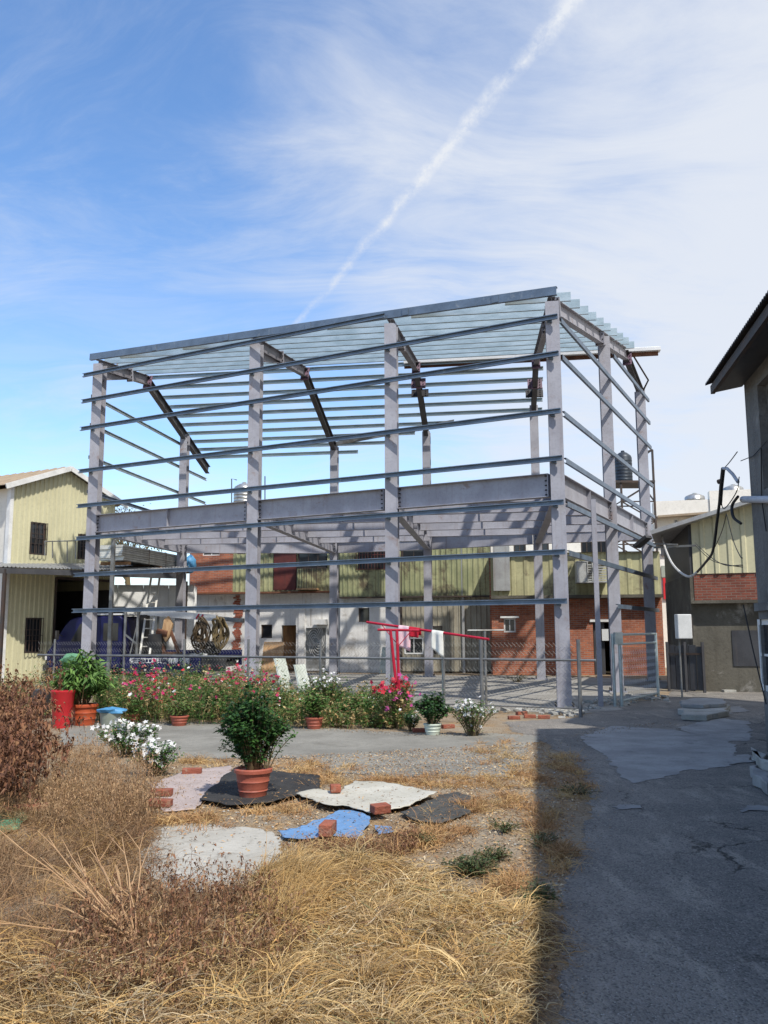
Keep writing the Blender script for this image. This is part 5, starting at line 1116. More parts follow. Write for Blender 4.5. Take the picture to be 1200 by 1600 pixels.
def cloth(name, px0, px1, drop, back, m, label, seed, skew=0, tail=0):
    """a cloth folded over the sloping bar, hanging on both sides"""
    rr = random.Random(seed); mb = MB(); n, k = 12, 16; bd = (B1-B0)
    f0 = (px0-573)/(764-573); f1 = (px1-573)/(764-573); bn = Vector((bd.y, -bd.x, 0)).normalized()
    if bn.y > 0: bn = -bn
    ph = rr.uniform(0, 6)
    for j in range(k+1):
        s_ = j/k*(drop+back)-back
        for i in range(n+1):
            u = i/n; dr_ = s_*(1+tail*(u-.2) if s_ > 0 else 1); c = B0+bd*(f0+(f1-f0)*u)+Vector((0, 0, .026))
            side = 1 if dr_ > 0 else -1; dd2 = abs(dr_); off = side*(.03*min(1, dd2/.05)+.02*math.sin(u*9+ph)*min(1, dd2/.2)); fall = max(0, dd2-.02)
            c = c+bn*off-Vector((0, 0, fall))+bd.normalized()*skew*fall; mb.v.append(tuple(c))
    for j in range(k):
        for i in range(n): mb.f.append((j*(n+1)+i, j*(n+1)+i+1, (j+1)*(n+1)+i+1, (j+1)*(n+1)+i))
    o = mb.build(name, m, None, label, 'cloth', smooth=True); md = o.modifiers.new('thickness', 'SOLIDIFY'); md.thickness = .004; return o
cloth('pink_shirt', 628, 647, .40, .2, 'cloth_pink', 'pale pink patterned cloth hanging on the red bar, leftmost', 1, 0, .15)
cloth('red_cloth', 644, 661, .19, .15, 'cloth_red', 'small bright red cloth hanging on the red bar', 2)
cloth('white_towel', 681, 698, .36, .2, 'cloth_white', 'white towel hanging on the red bar, rightmost', 3, 0, .35)

# leaning boards behind the flowers
def board(a, b, h, th, lean, m, label, name='foam_board', cat='board', shear=0.):
    a, b = Vector(a), Vector(b); d = (b-a).normalized(); nrm = Vector((-d.y, d.x, 0))
    t_ = nrm*lean+d*shear+Vector((0, 0, h)); n = nrm*th
    mb = MB(); mb.add([a, b, b+t_, a+t_, a+n, b+n, b+t_+n, a+t_+n], [(3, 2, 1, 0), (4, 5, 6, 7), (0, 1, 5, 4), (1, 2, 6, 5), (2, 3, 7, 6), (3, 0, 4, 7)]); return mb.build(name, m, None, label, cat)
a = G(446, 1098); b = G(462, 1096); board((a.x, a.y, .0), (b.x, b.y, 0), .98, .05, .55, 'foam', 'left white foam board leaning by the fence behind the flowers', shear=.32)
a = G(474, 1099); b = G(490, 1097); board((a.x, a.y, .0), (b.x, b.y, 0), .82, .05, .45, 'foam', 'right white foam board leaning by the fence behind the flowers', shear=.28)
a = P(408, 1000, 33.4); b = P(440, 1000, 33.2); board((a.x, a.y, .008), (b.x, b.y, .008), 1.15, .03, .3, 'wood_pale', 'tan plywood sheet leaning against the white house by its doorway', 'plywood_sheet')
a = P(592, 1000, 32.2); b = P(603, 1000, 32.1); board((a.x, a.y, .008), (b.x, b.y, .008), .95, .05, .35, 'foam', 'pale slab leaning on the white wall left of the red rack', 'stone_slab', 'slab')

# ================================================================== PLANTS
GREEN = [(.05, .13, .025), (.075, .17, .032), (.035, .10, .02), (.10, .19, .045)]
DKGREEN = [(.025, .075, .022), (.035, .095, .025), (.05, .12, .03), (.02, .055, .018)]
YGREEN = [(.11, .17, .04), (.08, .14, .03), (.15, .18, .05), (.17, .15, .06)]
def shrub(parent, c, rx, ry, h, nst, nl, L, Wd, cols, z0=0, stems=True, shape=.5, droop=.3, arch=.3, bare=.12):
    """stems from the base with leaves along them, outline uneven"""
    c = np.array(c, float); st = MB(); P_, D_ = [], []
    lps = max(1, nl//nst)
    for i in range(nst):
        a = rng.uniform(0, 2*math.pi); rr = math.sqrt(rng.uniform(0, 1)); hh = h*(1-shape*rr**2)*rng.uniform(.72, 1.08)
        tip = c+np.array([math.cos(a)*rr*rx, math.sin(a)*rr*ry, z0+hh]); base = c+np.array([math.cos(a)*rr*rx*.18, math.sin(a)*rr*ry*.18, z0])
        midp = base*.45+tip*.55+np.array([0, 0, h*.1])-np.array([math.cos(a)*rr*rx, math.sin(a)*rr*ry, 0])*arch*.5
        t_ = np.linspace(0, 1, 5)[:, None]; crv = (1-t_)**2*base+2*t_*(1-t_)*midp+t_**2*tip
        if stems: st.tube([tuple(v) for v in crv], .006+.004*h, 4, .003, cap=False)
        f_ = np.sqrt(rng.uniform(bare**2, 1, lps))[:, None]; pp_ = (1-f_)**2*base+2*f_*(1-f_)*midp+f_**2*tip; P_.append(pp_+rng.normal(0, .012+.02*h, (lps, 3)))
        dv_ = rng.normal(0, 1, (lps, 3)); dv_[:, 2] = np.abs(dv_[:, 2])*.5-.05; D_.append(dv_)
    if stems and st.v: st.build('stem', 'stem', parent)
    P_ = np.concatenate(P_); D_ = np.concatenate(D_); n = len(P_); P_[:, 2] = np.maximum(P_[:, 2], z0+.01)
    soup('foliage', [leafquads(P_, D_, L*rng.uniform(.6, 1.25, n), Wd*rng.uniform(.7, 1.2, n), palette(n, cols), droop)], 'leaf', parent)
    return P_
def blooms(parent, P_, n, rad, cols, zoff=.04, top=.55, name='blossom'):
    z = P_[:, 2]; cand = P_[z > z.min()+(z.max()-z.min())*top]; sel = cand[rng.integers(0, len(cand), n)]+rng.normal(0, .03, (n, 3))+np.array([0, 0, zoff])
    nr = rng.normal(0, .5, (n, 3))+np.array([0, -.5, .6]); soup(name, [discs(sel, nr, rad*rng.uniform(.7, 1.25, n), palette(n, cols, .12))], 'petal', parent)
def pot(parent, c, rt, rb, h, m, rim=.02, ridges=True, n=28):
    c = Vector(c); pr = [(rb, 0), (rb*1.02, .01)]
    for k in range(1, 6):
        f_ = k/6; r = rb+(rt-rb)*(f_**.8); pr.append((r, h*f_*.86))
        if ridges and k in (2, 4): pr += [(r+.006, h*f_*.86+.008), (r+.001, h*f_*.86+.018)]
    pr += [(rt, h*.86), (rt+rim, h*.87), (rt+rim*1.1, h*.97), (rt+rim*.6, h), (rt-.01, h), (rt-.02, h*.93)]
    o = MB().lathe(c, pr, n).build('pot', m, parent, smooth=True)
    MB().lathe(c+Vector((0, 0, h*.9)), [(rt-.022, 0), (rt-.03, .006)], n).build('soil', 'soil', parent); return o
WHITE = [(.82, .81, .80), (.78, .78, .76)]; PINK = [(.50, .02, .13), (.60, .05, .20), (.42, .01, .08)]; RED = [(.62, .03, .05), (.7, .08, .1), (.5, .02, .06)]
# the big pot on the black mat
c = G(395, 1250); s_ = thing('potted_shrub', c, 'large terracotta pot with a dense dark green shrub on the black mat', 'potted plant')
pot(s_, c, .165, .115, .30, 'terracotta', .018); shrub(s_, c, .33, .3, .78, 70, 3600, .062, .036, DKGREEN+GREEN[:1], .27, shape=.45)
shrub(s_, (c.x+.1, c.y, 0), .5, .3, .55, 12, 420, .055, .03, GREEN, .29, shape=.6)
# large leaved plant in the orange pot
c = G(131, 1133); s_ = thing('leafy_potted_plant', c, 'orange plastic pot with a big plant of long drooping green leaves', 'potted plant')
pot(s_, c, .21, .17, .36, 'orange_plastic', .025)
shrub(s_, (c.x-.06, c.y, 0), .50, .45, .86, 60, 1700, .18, .05, [(.12, .23, .05), (.16, .28, .065), (.09, .18, .04), (.06, .13, .03)], .32, shape=.55, droop=.6, bare=.25)
c = G(96, 1137); s_ = thing('tall_planter', c, 'tall bright red tapered plastic planter standing beside the orange pot', 'planter')
MB().lathe(c, [(.135, 0), (.14, .02), (.19, .56), (.2, .575), (.205, .61), (.19, .62), (.18, .58), (.178, .52)], 32).build('body', 'red_plastic', s_, smooth=True); MB().lathe(c+Vector((0, 0, .5)), [(.17, 0), (.165, .008)], 20).build('soil', 'soil', s_)
c = G(62, 1122); MB().lathe(c, [(.16, 0), (.165, .02), (.2, .5), (.205, .52), (.19, .52)], 24).build('dark_drum', 'dark_sheet', None, 'dark bucket half hidden in brown brush beside the red planter', 'bucket', smooth=True)
# smaller pots along the bed
def small(px, py, rt, h, m, label, kind, name='potted_flower', rb=None):
    c = G(px, py); s_ = thing(name, c, label, 'potted plant'); pot(s_, c, rt, rb or rt*.72, h, m, .012, n=20)
    if kind == 'green': shrub(s_, c, .26, .24, .42, 26, 700, .07, .04, YGREEN+GREEN, h*.85)
    elif kind == 'rose': shrub(s_, c, .3, .28, .5, 30, 1300, .06, .045, DKGREEN, h*.85)
    elif kind == 'white': blooms(s_, shrub(s_, c, .3, .25, .45, 24, 700, .06, .03, GREEN, h*.85), 22, .028, WHITE)
    elif kind == 'sparse': shrub(s_, c, .25, .2, .3, 12, 160, .11, .035, YGREEN, h*.85, droop=.6)
small(280, 1134, .15, .17, 'terracotta', 'terracotta pot with sparse leaves in front of the pink flower bed', 'sparse')
small(208, 1128, .13, .14, 'terracotta', 'small terracotta pot near the blue bag bucket', 'sparse')
small(491, 1139, .14, .19, 'terracotta', 'terracotta pot with yellow green leaves at mid flower bed', 'green')
small(676, 1148, .13, .17, 'pale_pot', 'pale rounded pot with glossy dark green plant at right of the bed', 'rose', rb=.1)
c = G(172, 1138); s_ = thing('bucket', c, 'grey green bucket covered with a crumpled blue plastic bag', 'bucket'); MB().lathe(c, [(.14, 0), (.145, .02), (.175, .24), (.18, .26), (.165, .26)], 24).build('body', 'grey_green_plastic', s_, smooth=True)
bag('blue_plastic_bag', (c.x+.02, c.y-.02, .225), .25, .2, .06, 'blue_bag', 'blue plastic bag lying over the grey green bucket', 'plastic bag', 8)
bag('green_bag', (P(113, 1026, 16.2).x, 16.2, .92), .24, .2, .13, 'green_mat', 'bright green bag on top behind the leafy potted plant', 'plastic bag', 5)
MB().bar((P(113, 1026, 16.2).x, 16.2, 0), (P(113, 1026, 16.2).x, 16.2, .93), .3, .3, up=(0, 1, 0)).build('stool_block', 'concrete_wall', None, 'grey block carrying the green bag behind the leafy potted plant', 'block')
# white periwinkles in front
c = G(195, 1182); s_ = thing('white_periwinkle', c, 'low white flowering periwinkle plant below the blue bag bucket', 'flower plant'); blooms(s_, shrub(s_, c, .42, .32, .46, 40, 1300, .055, .026, GREEN, 0, shape=.35), 120, .034, WHITE, top=.3)
c = G(245, 1212); s_ = thing('white_periwinkle', c, 'white periwinkle clump with dense flowers by the pinkish board', 'flower plant'); blooms(s_, shrub(s_, c, .3, .26, .36, 34, 1000, .055, .026, GREEN, 0, shape=.3), 120, .036, WHITE, top=.2)
c = G(738, 1150); s_ = thing('white_periwinkle', c, 'white periwinkle plant at right end of the flower bed', 'flower plant'); blooms(s_, shrub(s_, c, .42, .32, .55, 40, 1000, .055, .026, YGREEN+GREEN, 0, shape=.3), 80, .034, WHITE, top=.15)
c = G(642, 1142); s_ = thing('white_periwinkle', c, 'small white periwinkle left of the pale pot', 'flower plant'); blooms(s_, shrub(s_, c, .22, .2, .3, 20, 500, .055, .026, DKGREEN, 0, shape=.3), 14, .028, WHITE, top=.2)
c = G(612, 1138); s_ = thing('red_flower_bush', c, 'bush with red and magenta blossoms at the foot of the red rack', 'flower bush')
F_ = shrub(s_, c, .42, .3, .8, 34, 1100, .06, .03, GREEN+YGREEN, 0, shape=.3); blooms(s_, F_, 60, .045, RED, top=.7); blooms(s_, F_+np.array([.18, -.1, 0]), 34, .04, [(.55, .06, .28), (.6, .12, .35)], top=.35)
c = G(508, 1118); s_ = thing('white_flower_bush', c, 'white flowering bush beside the leaning foam boards', 'flower bush'); blooms(s_, shrub(s_, c, .5, .35, .82, 44, 1400, .06, .026, GREEN+YGREEN, 0, shape=.4), 75, .03, WHITE, top=.55)
# the mixed bed that reads as one mass
def bedmass(px0, px1, y0, y1, n, hgt, cols, seedcol, nb, bcols, name, label, cat, dry=.25, rad=.034):
    A = [G(px0, y1), G(px1, y1), G(px1, y0), G(px0, y0)]; base = sample(A, n); st, PP, DD = [], [], []
    hh = hgt*rng.uniform(.5, 1.1, n)*(.72+.38*np.sin(base[:, 0]*2.3+1)*np.cos(base[:, 0]*5.1+base[:, 1]*2)+.12*np.sin(base[:, 0]*11)); az = rng.uniform(0, 6.28, n); root = np.concatenate([base, np.zeros((n, 1))], 1); el = rng.normal(1.35, .18, n)
    nd = int(n*dry); ccs = palette(n, cols); ccs[:nd] = palette(nd, seedcol)
    V, I, C = ribbons(root, az, el, hh, rng.uniform(0, .9, n), np.full(n, .010), ccs, 5)
    bp_ = V.reshape(n, 12, 3)
    o = soup(name, [(V, I, C)], 'leaf', None, label, cat, kind='stuff', org=(root[:, 0].mean(), root[:, 1].mean(), 0))
    nl = 17; k = rng.integers(2, 12, (n, nl)); lp_ = np.take_along_axis(bp_, k[:, :, None].repeat(3, 2), 1).reshape(-1, 3); m = len(lp_); d = rng.normal(0, 1, (m, 3)); d[:, 2] = np.abs(d[:, 2])*.6
    lc = np.repeat(ccs, nl, 0)*rng.uniform(.75, 1.25, (m, 1)); soup('leaves', [leafquads(lp_+rng.normal(0, .012, (m, 3)), d, rng.uniform(.035, .10, m), rng.uniform(.014, .036, m), lc)], 'leaf', o, kind='stuff')
    for bc, bn_ in zip(bcols, nb):
        dens = np.clip(np.sin(base[:, 0]*3.1+base[:, 1]*1.3)+.6*np.sin(base[:, 0]*7.7+2)+.35, .03, None)*hh; sel = rng.choice(n, bn_, p=dens/dens.sum()); tip = bp_[sel, 10]; nr = rng.normal(0, .5, (bn_, 3))+np.array([0, -.6, .6]); soup('blossoms', [discs(tip+np.array([0, 0, .02]), nr, rad*rng.uniform(.5, 1.35, bn_), palette(bn_, bc, .15))], 'petal', o, kind='stuff')
    return o
STRAW = [(.46, .33, .15), (.38, .26, .11), (.52, .40, .20)]
bedmass(150, 420, 1096, 1132, 2500, .90, YGREEN+GREEN, STRAW, (620, 50), (PINK+PINK+RED, WHITE), 'pink_flower_bed', 'mass of tall pink flowering plants in front of the blue truck', 'flower bed', .2, .038)
bedmass(400, 640, 1102, 1140, 2000, .60, YGREEN+GREEN, STRAW, (80,), (WHITE,), 'white_flower_bed', 'mass of low green weeds with tiny white flowers along the fence', 'flower bed', .3, .022)
bedmass(-60, 90, 1092, 1125, 520, .8, YGREEN+GREEN, STRAW, (20,), (WHITE,), 'weed_strip', 'green weeds behind the brown brush at far left', 'weeds', .6, .02)

for px, py, rx_, hh_, lb_ in ((232, 1118, .42, .62, 'leafy green bush in the pink bed behind the small terracotta pots'), (330, 1122, .45, .55, 'leafy green bush in the pink bed left of the potted shrub'), (452, 1124, .42, .5, 'leafy yellow green bush in front of the foam boards'), (560, 1128, .42, .45, 'low leafy bush between white flower bush and red flower bush')):
    c = G(px, py); s_ = thing('green_bush', c, lb_, 'bush'); shrub(s_, c, rx_, .32, hh_, 40, 1500, .075, .034, GREEN+YGREEN, 0, shape=.5)
# ================================================================== SHEETS, MATS AND BRICKS ON THE GROUND
DEBRIS = []
def mat_sheet(name, pix, m, label, z=.012, bumpz=.02, seed=1, cat='sheet', th=.006):
    """a ground cloth: a gently buckled grid clipped to a ragged outline"""
    out = rough_outline([G(*p_) for p_ in pix], .05, .009, seed); c = sum(out, Vector())/len(out); rr = random.Random(seed); ph = [rr.uniform(0, 6) for _ in range(4)]
    bumpz *= .55; mb = MB(); rings = 22
    hz = lambda x, y: z+bumpz*(.5+.25*math.sin(x*5.3+ph[0]+y*2)+.25*math.sin(y*7.1+ph[1]-x*3)+.30*math.sin(x*15+ph[2]+2*math.sin(y*6))*math.sin(y*13+ph[3])+.22*abs(math.sin(x*23+y*17+ph[1]+1.5*math.sin(y*9)))+.16*abs(math.sin(x*31-y*26+ph[0])))
    n = len(out)
    for k in range(rings):
        f_ = 1-k/rings
        for v in out: p_ = c.lerp(v, f_); mb.v.append((p_.x, p_.y, hz(p_.x, p_.y)))
    mb.v.append((c.x, c.y, hz(c.x, c.y)))
    for k in range(rings-1):
        for i in range(n): mb.f.append((k*n+i, k*n+(i+1) % n, (k+1)*n+(i+1) % n, (k+1)*n+i))
    for i in range(n): mb.f.append(((rings-1)*n+i, (rings-1)*n+(i+1) % n, rings*n))
    o = mb.build(name, m, None, label, cat, smooth=True); md = o.modifiers.new('thickness', 'SOLIDIFY'); md.thickness = th
    nd_ = int(26*len(out)**.5); pts = sample([(v.x, v.y) for v in out], nd_); pz_ = np.array([[x, y, hz(x, y)+.006] for x, y in pts]); dv_ = rng.normal(0, 1, (nd_, 3)); dv_[:, 2] *= .2; DEBRIS.append(leafquads(pz_, dv_, rng.uniform(.012, .05, nd_), rng.uniform(.004, .014, nd_), palette(nd_, [(.42, .27, .12), (.3, .17, .08), (.2, .12, .07)], .25), .2))
    return o
mat_sheet('pink_board', [(240, 1226), (290, 1207), (362, 1199), (364, 1216), (330, 1240), (305, 1268), (255, 1272), (236, 1250)], 'pink_board', 'pale pinkish sheet on the ground left of the black mat', .012, .015, 2)
mat_sheet('black_mat', [(312, 1257), (345, 1222), (365, 1206), (430, 1212), (500, 1217), (498, 1240), (460, 1252), (420, 1262), (360, 1266)], 'black_mat', 'black woven ground mat under the large terracotta pot', .034, .02, 3, 'mat')
mat_sheet('white_tarp', [(462, 1250), (490, 1243), (530, 1246), (555, 1228), (600, 1231), (684, 1248), (640, 1268), (578, 1279), (545, 1270), (515, 1270)], 'white_tarp', 'off white ragged tarp sheet on the dry ground', .04, .03, 4)
mat_sheet('blue_tarp', [(434, 1306), (470, 1300), (505, 1285), (530, 1270), (560, 1273), (578, 1283), (570, 1300), (560, 1318), (520, 1312), (480, 1318), (445, 1316)], 'blue_tarp', 'bright blue ragged tarp piece near the white tarp', .02, .03, 5)
mat_sheet('blue_tarp_scrap', [(585, 1297), (612, 1299), (616, 1306), (590, 1310)], 'blue_tarp', 'small faded blue scrap among grass right of the blue tarp', .02, .02, 15)
mat_sheet('grey_mat', [(625, 1276), (690, 1247), (715, 1244), (742, 1252), (720, 1262), (735, 1276), (690, 1292), (655, 1290)], 'greyblack_mat', 'dark grey worn mat at right of the white tarp', .016, .03, 6, 'mat')
mat_sheet('green_mat', [(-30, 1272), (20, 1270), (46, 1282), (30, 1300), (-10, 1312), (-40, 1310)], 'green_mat', 'green mat at the left edge beside the brown brush', .02, .02, 7, 'mat')
def brick(px, py, rz, label, z=.0, tilt=0., size=(.21, .1, .062)):
    c = G(px, py); key = 'brick_%s' % (size,)
    mb = MB().box((0, 0, size[2]/2), size); o = link('brick', mb.mesh('brick', 'brick_solid'), None, (c.x, c.y, z)); o.rotation_euler = (tilt, 0, rz); props(o, label, 'brick', 'loose bricks holding down the sheets'); bv = o.modifiers.new('bevel', 'BEVEL'); bv.width = .008; bv.segments = 2
for a in ((524, 1248, .15, 'red brick on the left part of the white tarp', .062, 0, (.1, .1, .07)), (594, 1280, .5, 'brick at the front edge of the white tarp', .055, .1, (.16, .1, .07)), (512, 1312, 1.4, 'brick on the front edge of the blue tarp', .04, 0, (.2, .1, .09)),
          (300, 1212, .1, 'red brick on the far edge of the pinkish sheet', .02, 0), (252, 1247, .05, 'dark brick on the left edge of the pinkish sheet', .024, 0), (250, 1264, -.1, 'brick at the near left corner of the pinkish sheet', .024, 0), (48, 1270, .3, 'pale brick beside the green mat', .02, 0, (.3, .14, .05)),
          (700, 1138, .4, 'brick in weeds right of the pale pot', .0, 0), (655, 1144, .1, 'brick lying left of the pale pot', 0, 0)): brick(*a)
for px, py, rz, lb_ in ((803, 1124, .1, 'leftmost loose brick left of the right front column'), (828, 1122, .0, 'middle loose brick left of the right front column'), (850, 1123, -.2, 'loose brick nearest the right front column'), (815, 1117, .4, 'loose brick lying behind the others left of the right front column')):
    brick(px, py, rz, lb_, 0, 0)
# rubble by the gate and columns
rub = MB(); rr = random.Random(11)
for k in range(230):
    pc = rr.choice([(905, 1108, 30, 7), (945, 1098, 30, 8), (990, 1095, 40, 5), (880, 1116, 30, 5), (1010, 1092, 30, 3), (720, 1112, 90, 5), (850, 1112, 50, 4)]); c = G(pc[0]+rr.gauss(0, pc[2]*.6), pc[1]+rr.gauss(0, pc[3]*.6)); s_ = rr.uniform(.02, .12)
    n0 = len(rub.v); rub.box((c.x, c.y, s_*.22), (s_*rr.uniform(.8, 1.6), s_, s_*.5), rr.uniform(0, 3)); rub.v[n0:] = [(x+rr.uniform(-.2, .2)*s_, y+rr.uniform(-.2, .2)*s_, max(.002, z+rr.uniform(-.2, .2)*s_)) for x, y, z in rub.v[n0:]]
rub.build('rubble', 'lightslab', None, 'broken concrete rubble around the right columns and gate', 'rubble', kind='stuff')

# ================================================================== DRY GRASS, BRUSH, WEEDS
def flow(x, y): return 1.2*np.sin(x*1.7+.6)+1.5*np.cos(y*1.3-.4)+.8*np.sin(x*3.1-y*2.3)
def grass(name, poly, nclump, per, hgt, cols, label, cat, lean=(.2, 1.0), spread=.10, width=.0045, curl=.8, azmix=.7, bend=(.8, 2.0), fade=None, clumpaz=.5):
    cc = sample(poly, nclump); n = nclump*per; ci = np.repeat(np.arange(nclump), per); root = cc[ci]+rng.normal(0, spread, (n, 2))
    ch = rng.uniform(.55, 1.2, nclump)[ci]; az = flow(root[:, 0], root[:, 1])+rng.normal(0, azmix, n)+rng.normal(0, clumpaz, nclump)[ci]
    tone = palette(nclump, cols, .25)[ci]*.68+palette(n, cols+[(.32, .20, .09), (.50, .40, .26), (.22, .13, .06)], .3)*.32; tone = tone*rng.uniform(.6, 1.3, (n, 1))
    V, I, C = ribbons(np.concatenate([root, rng.uniform(0, .03, (n, 1))], 1), az, rng.uniform(lean[0], lean[1], n), hgt*ch*rng.uniform(.6, 1.3, n), rng.uniform(bend[0], bend[1], n), width*rng.uniform(.6, 1.4, n), tone, 5, curl)
    return soup(name, [(V, I, C)], 'dry', None, label, cat, kind='stuff')
GOLD = [(.50, .31, .11), (.56, .38, .155), (.42, .25, .085), (.60, .45, .22)]
BROWN = [(.24, .135, .065), (.30, .18, .09), (.18, .095, .05), (.36, .24, .13)]
near_poly = [G(455, 1365), G(560, 1350), G(640, 1372), G(690, 1412), G(750, 1425), G(800, 1445), G(826, 1470), G(822, 1500), G(770, 1545), G(780, 1590), G(775, 1680), G(330, 1680), G(330, 1560), G(395, 1450), G(410, 1385)]
DARKSTRAW = [(.26, .155, .07), (.34, .21, .09), (.20, .12, .06)]
grass('straw_grass', near_poly, 520, 60, .17, DARKSTRAW, 'dark matted thatch under the golden dry grass in the foreground', 'dry grass', (-.1, .5), .10, .005, 2.0, 1.6)
grass('straw_grass', near_poly, 300, 150, .27, GOLD+GOLD[:2]+[(.66, .53, .30)], 'thick mat of golden dry grass in the near foreground', 'dry grass', (.0, 1.0), .06, .0044, 2.3, .75, (1.0, 2.6), None, 1.5)
grass('straw_grass', [G(410, 1372), G(470, 1352), G(480, 1420), G(430, 1500), G(395, 1450)], 34, 120, .27, GOLD, 'tall golden tuft of dry grass at centre left of the foreground', 'dry grass', (.6, 1.4), .05, .0042, .7, .6, (.6, 1.8))
grass('straw_grass', near_poly, 42, 130, .34, GOLD+[(.50, .38, .22), (.36, .25, .13)], 'long drooping golden brown tufts over the dry grass mat', 'dry grass', (.7, 1.35), .035, .0046, 1.0, 1.6, (1.6, 2.8), None, 1.2)
bl_poly = [G(-120, 1260), G(90, 1230), G(170, 1225), G(225, 1250), G(228, 1300), G(240, 1400), G(400, 1415), G(420, 1450), G(430, 1520), G(440, 1680), G(-160, 1680)]
grass('brown_grass', bl_poly, 380, 80, .24, BROWN+BROWN+GOLD[:1], 'brown tangle of dead weeds filling the left foreground', 'dead weeds', (.0, 1.3), .1, .0034, 2.2, 1.5, (.4, 2.0))
grass('pale_grass', [G(-80, 1520), G(200, 1500), G(420, 1520), G(430, 1680), G(-120, 1680)], 70, 70, .32, GOLD+[(.5, .42, .28)], 'pale long dry blades at lower left', 'dry grass', (.1, 1.0), .09, .006, 1.2, 1.0)
bsn = 3200; bs2 = sample(near_poly+[], bsn); V, I, C = ribbons(np.concatenate([bs2, rng.uniform(.03, .13, (bsn, 1))], 1), rng.uniform(0, 6.28, bsn), rng.normal(0, .25, bsn), rng.uniform(.04, .16, bsn), rng.normal(0, .3, bsn), rng.uniform(.003, .009, bsn), palette(bsn, [(.24, .14, .075), (.34, .22, .11), (.55, .42, .24), (.42, .34, .22), (.17, .10, .06), (.26, .24, .11)], .3), 3, .8)
soup('broken_straw', [(V, I, C)], 'dry', None, 'broken brown and grey stalks lying across the golden grass', 'dry grass', kind='stuff')
tuf = []
for (px, py, rx, ry, n) in ((480, 1205, 90, 14, 26), (700, 1222, 100, 12, 24), (770, 1180, 30, 26, 16), (310, 1192, 40, 6, 10), (735, 1262, 40, 10, 16), (545, 1330, 110, 14, 26), (330, 1285, 70, 10, 14), (800, 1250, 40, 30, 16), (880, 1190, 30, 22, 14), (850, 1290, 30, 30, 12), (450, 1268, 50, 10, 10), (640, 1315, 60, 12, 14), (620, 1225, 60, 8, 12), (895, 1225, 26, 30, 16), (875, 1340, 20, 30, 12), (700, 1300, 60, 20, 18), (790, 1390, 40, 20, 14), (820, 1215, 30, 14, 12), (560, 1225, 120, 6, 18), (250, 1285, 60, 8, 12)):
    for _ in range(n): tuf.append(G(px+rng.normal(0, rx*.5), py+rng.normal(0, ry*.5)))
tuf = np.array([(v.x, v.y) for v in tuf]); n = len(tuf)*42; ci = np.repeat(np.arange(len(tuf)), 42); root = tuf[ci]+rng.normal(0, .05, (n, 2))
V, I, C = ribbons(np.concatenate([root, np.zeros((n, 1))], 1), rng.uniform(0, 6.28, n), rng.uniform(.1, 1.2, n), rng.uniform(.06, .2, n), rng.uniform(.4, 1.8, n), np.full(n, .005), palette(len(tuf), [(.44, .26, .11), (.5, .34, .15), (.36, .2, .09)], .2)[ci]*rng.uniform(.8, 1.2, (n, 1)), 4, .8)
soup('dry_tufts', [(V, I, C)], 'dry', None, 'small orange dry grass tufts scattered over the yard', 'dry grass', kind='stuff')
# twiggy dead weeds: stems with crumpled leaves
def brush(name, poly, nst, h, label, cols, leafn=16, spread=.9, z=0, leaflen=.03, kind='stuff', cat='dead brush', stemw=.005):
    b = sample(poly, nst); root = np.concatenate([b, np.full((nst, 1), z)], 1); cs = palette(nst, cols)
    V, I, C = ribbons(root, rng.uniform(0, 6.28, nst), rng.normal(1.25, .28*spread, nst), h*rng.uniform(.5, 1.15, nst), rng.normal(.3, .6, nst), np.full(nst, stemw), cs, 5, .8)
    o = soup(name, [(V, I, C)], 'dry', None, label, cat, kind=kind, org=(b[:, 0].mean(), b[:, 1].mean(), z)); bp_ = V.reshape(nst, 12, 3)
    # side twigs
    nt = nst*4; si = rng.integers(0, nst, nt); kk = rng.integers(3, 11, nt); r2_ = bp_[si, kk]; Vt, It, Ct = ribbons(r2_, rng.uniform(0, 6.28, nt), rng.normal(.6, .5, nt), h*.32*rng.uniform(.4, 1.2, nt), rng.normal(.2, .6, nt), np.full(nt, stemw*.6), cs[si]*.95, 4, 1.0)
    soup('twigs', [(Vt, It, Ct)], 'dry', o, kind='stuff'); tp_ = Vt.reshape(nt, 10, 3)
    m = nst*leafn; s2 = rng.integers(0, nt, m); k2 = rng.integers(2, 10, m); lp_ = tp_[s2, k2]+rng.normal(0, .01, (m, 3)); lp_[:, 2] = np.maximum(lp_[:, 2], .01)
    soup('dead_leaves', [leafquads(lp_, rng.normal(0, 1, (m, 3)), leaflen*rng.uniform(.5, 1.4, m), leaflen*.55*rng.uniform(.5, 1.3, m), palette(m, cols, .3), 1.0)], 'dry', o, kind='stuff'); return o
RB = [(.20, .095, .05), (.26, .13, .065), (.15, .07, .04), (.30, .17, .09)]
brush('dead_bush', [G(-90, 1290), G(55, 1285), G(62, 1230), G(40, 1190), G(15, 1150), G(-90, 1150)], 430, .98, 'tall dark brown dried bush at the left edge', [(.15, .065, .035), (.20, .09, .045), (.11, .05, .03), (.25, .13, .065)], 40, .75, leaflen=.05, kind=None, cat='dead bush')
brush('dead_brush', [G(60, 1310), G(230, 1325), G(255, 1262), G(235, 1222), G(150, 1190), G(85, 1200)], 520, .42, 'brown feathery dead brush between dried bush and white flowers', [(.34, .21, .11), (.28, .165, .085), (.42, .28, .15)], 14, 1.1, leaflen=.02)
brush('dead_brush', [G(120, 1450), G(260, 1400), G(400, 1405), G(470, 1470), G(420, 1560), G(200, 1600), G(60, 1560)], 360, .28, 'reddish brown dead brush in the left foreground', RB+[(.34, .22, .12)], 18, 1.5, leaflen=.022)
brush('dead_brush', [G(430, 1345), G(640, 1345), G(660, 1310), G(580, 1330), G(450, 1335)], 150, .13, 'low reddish dead weeds in front of the blue tarp', RB, 12, 1.3, leaflen=.02)
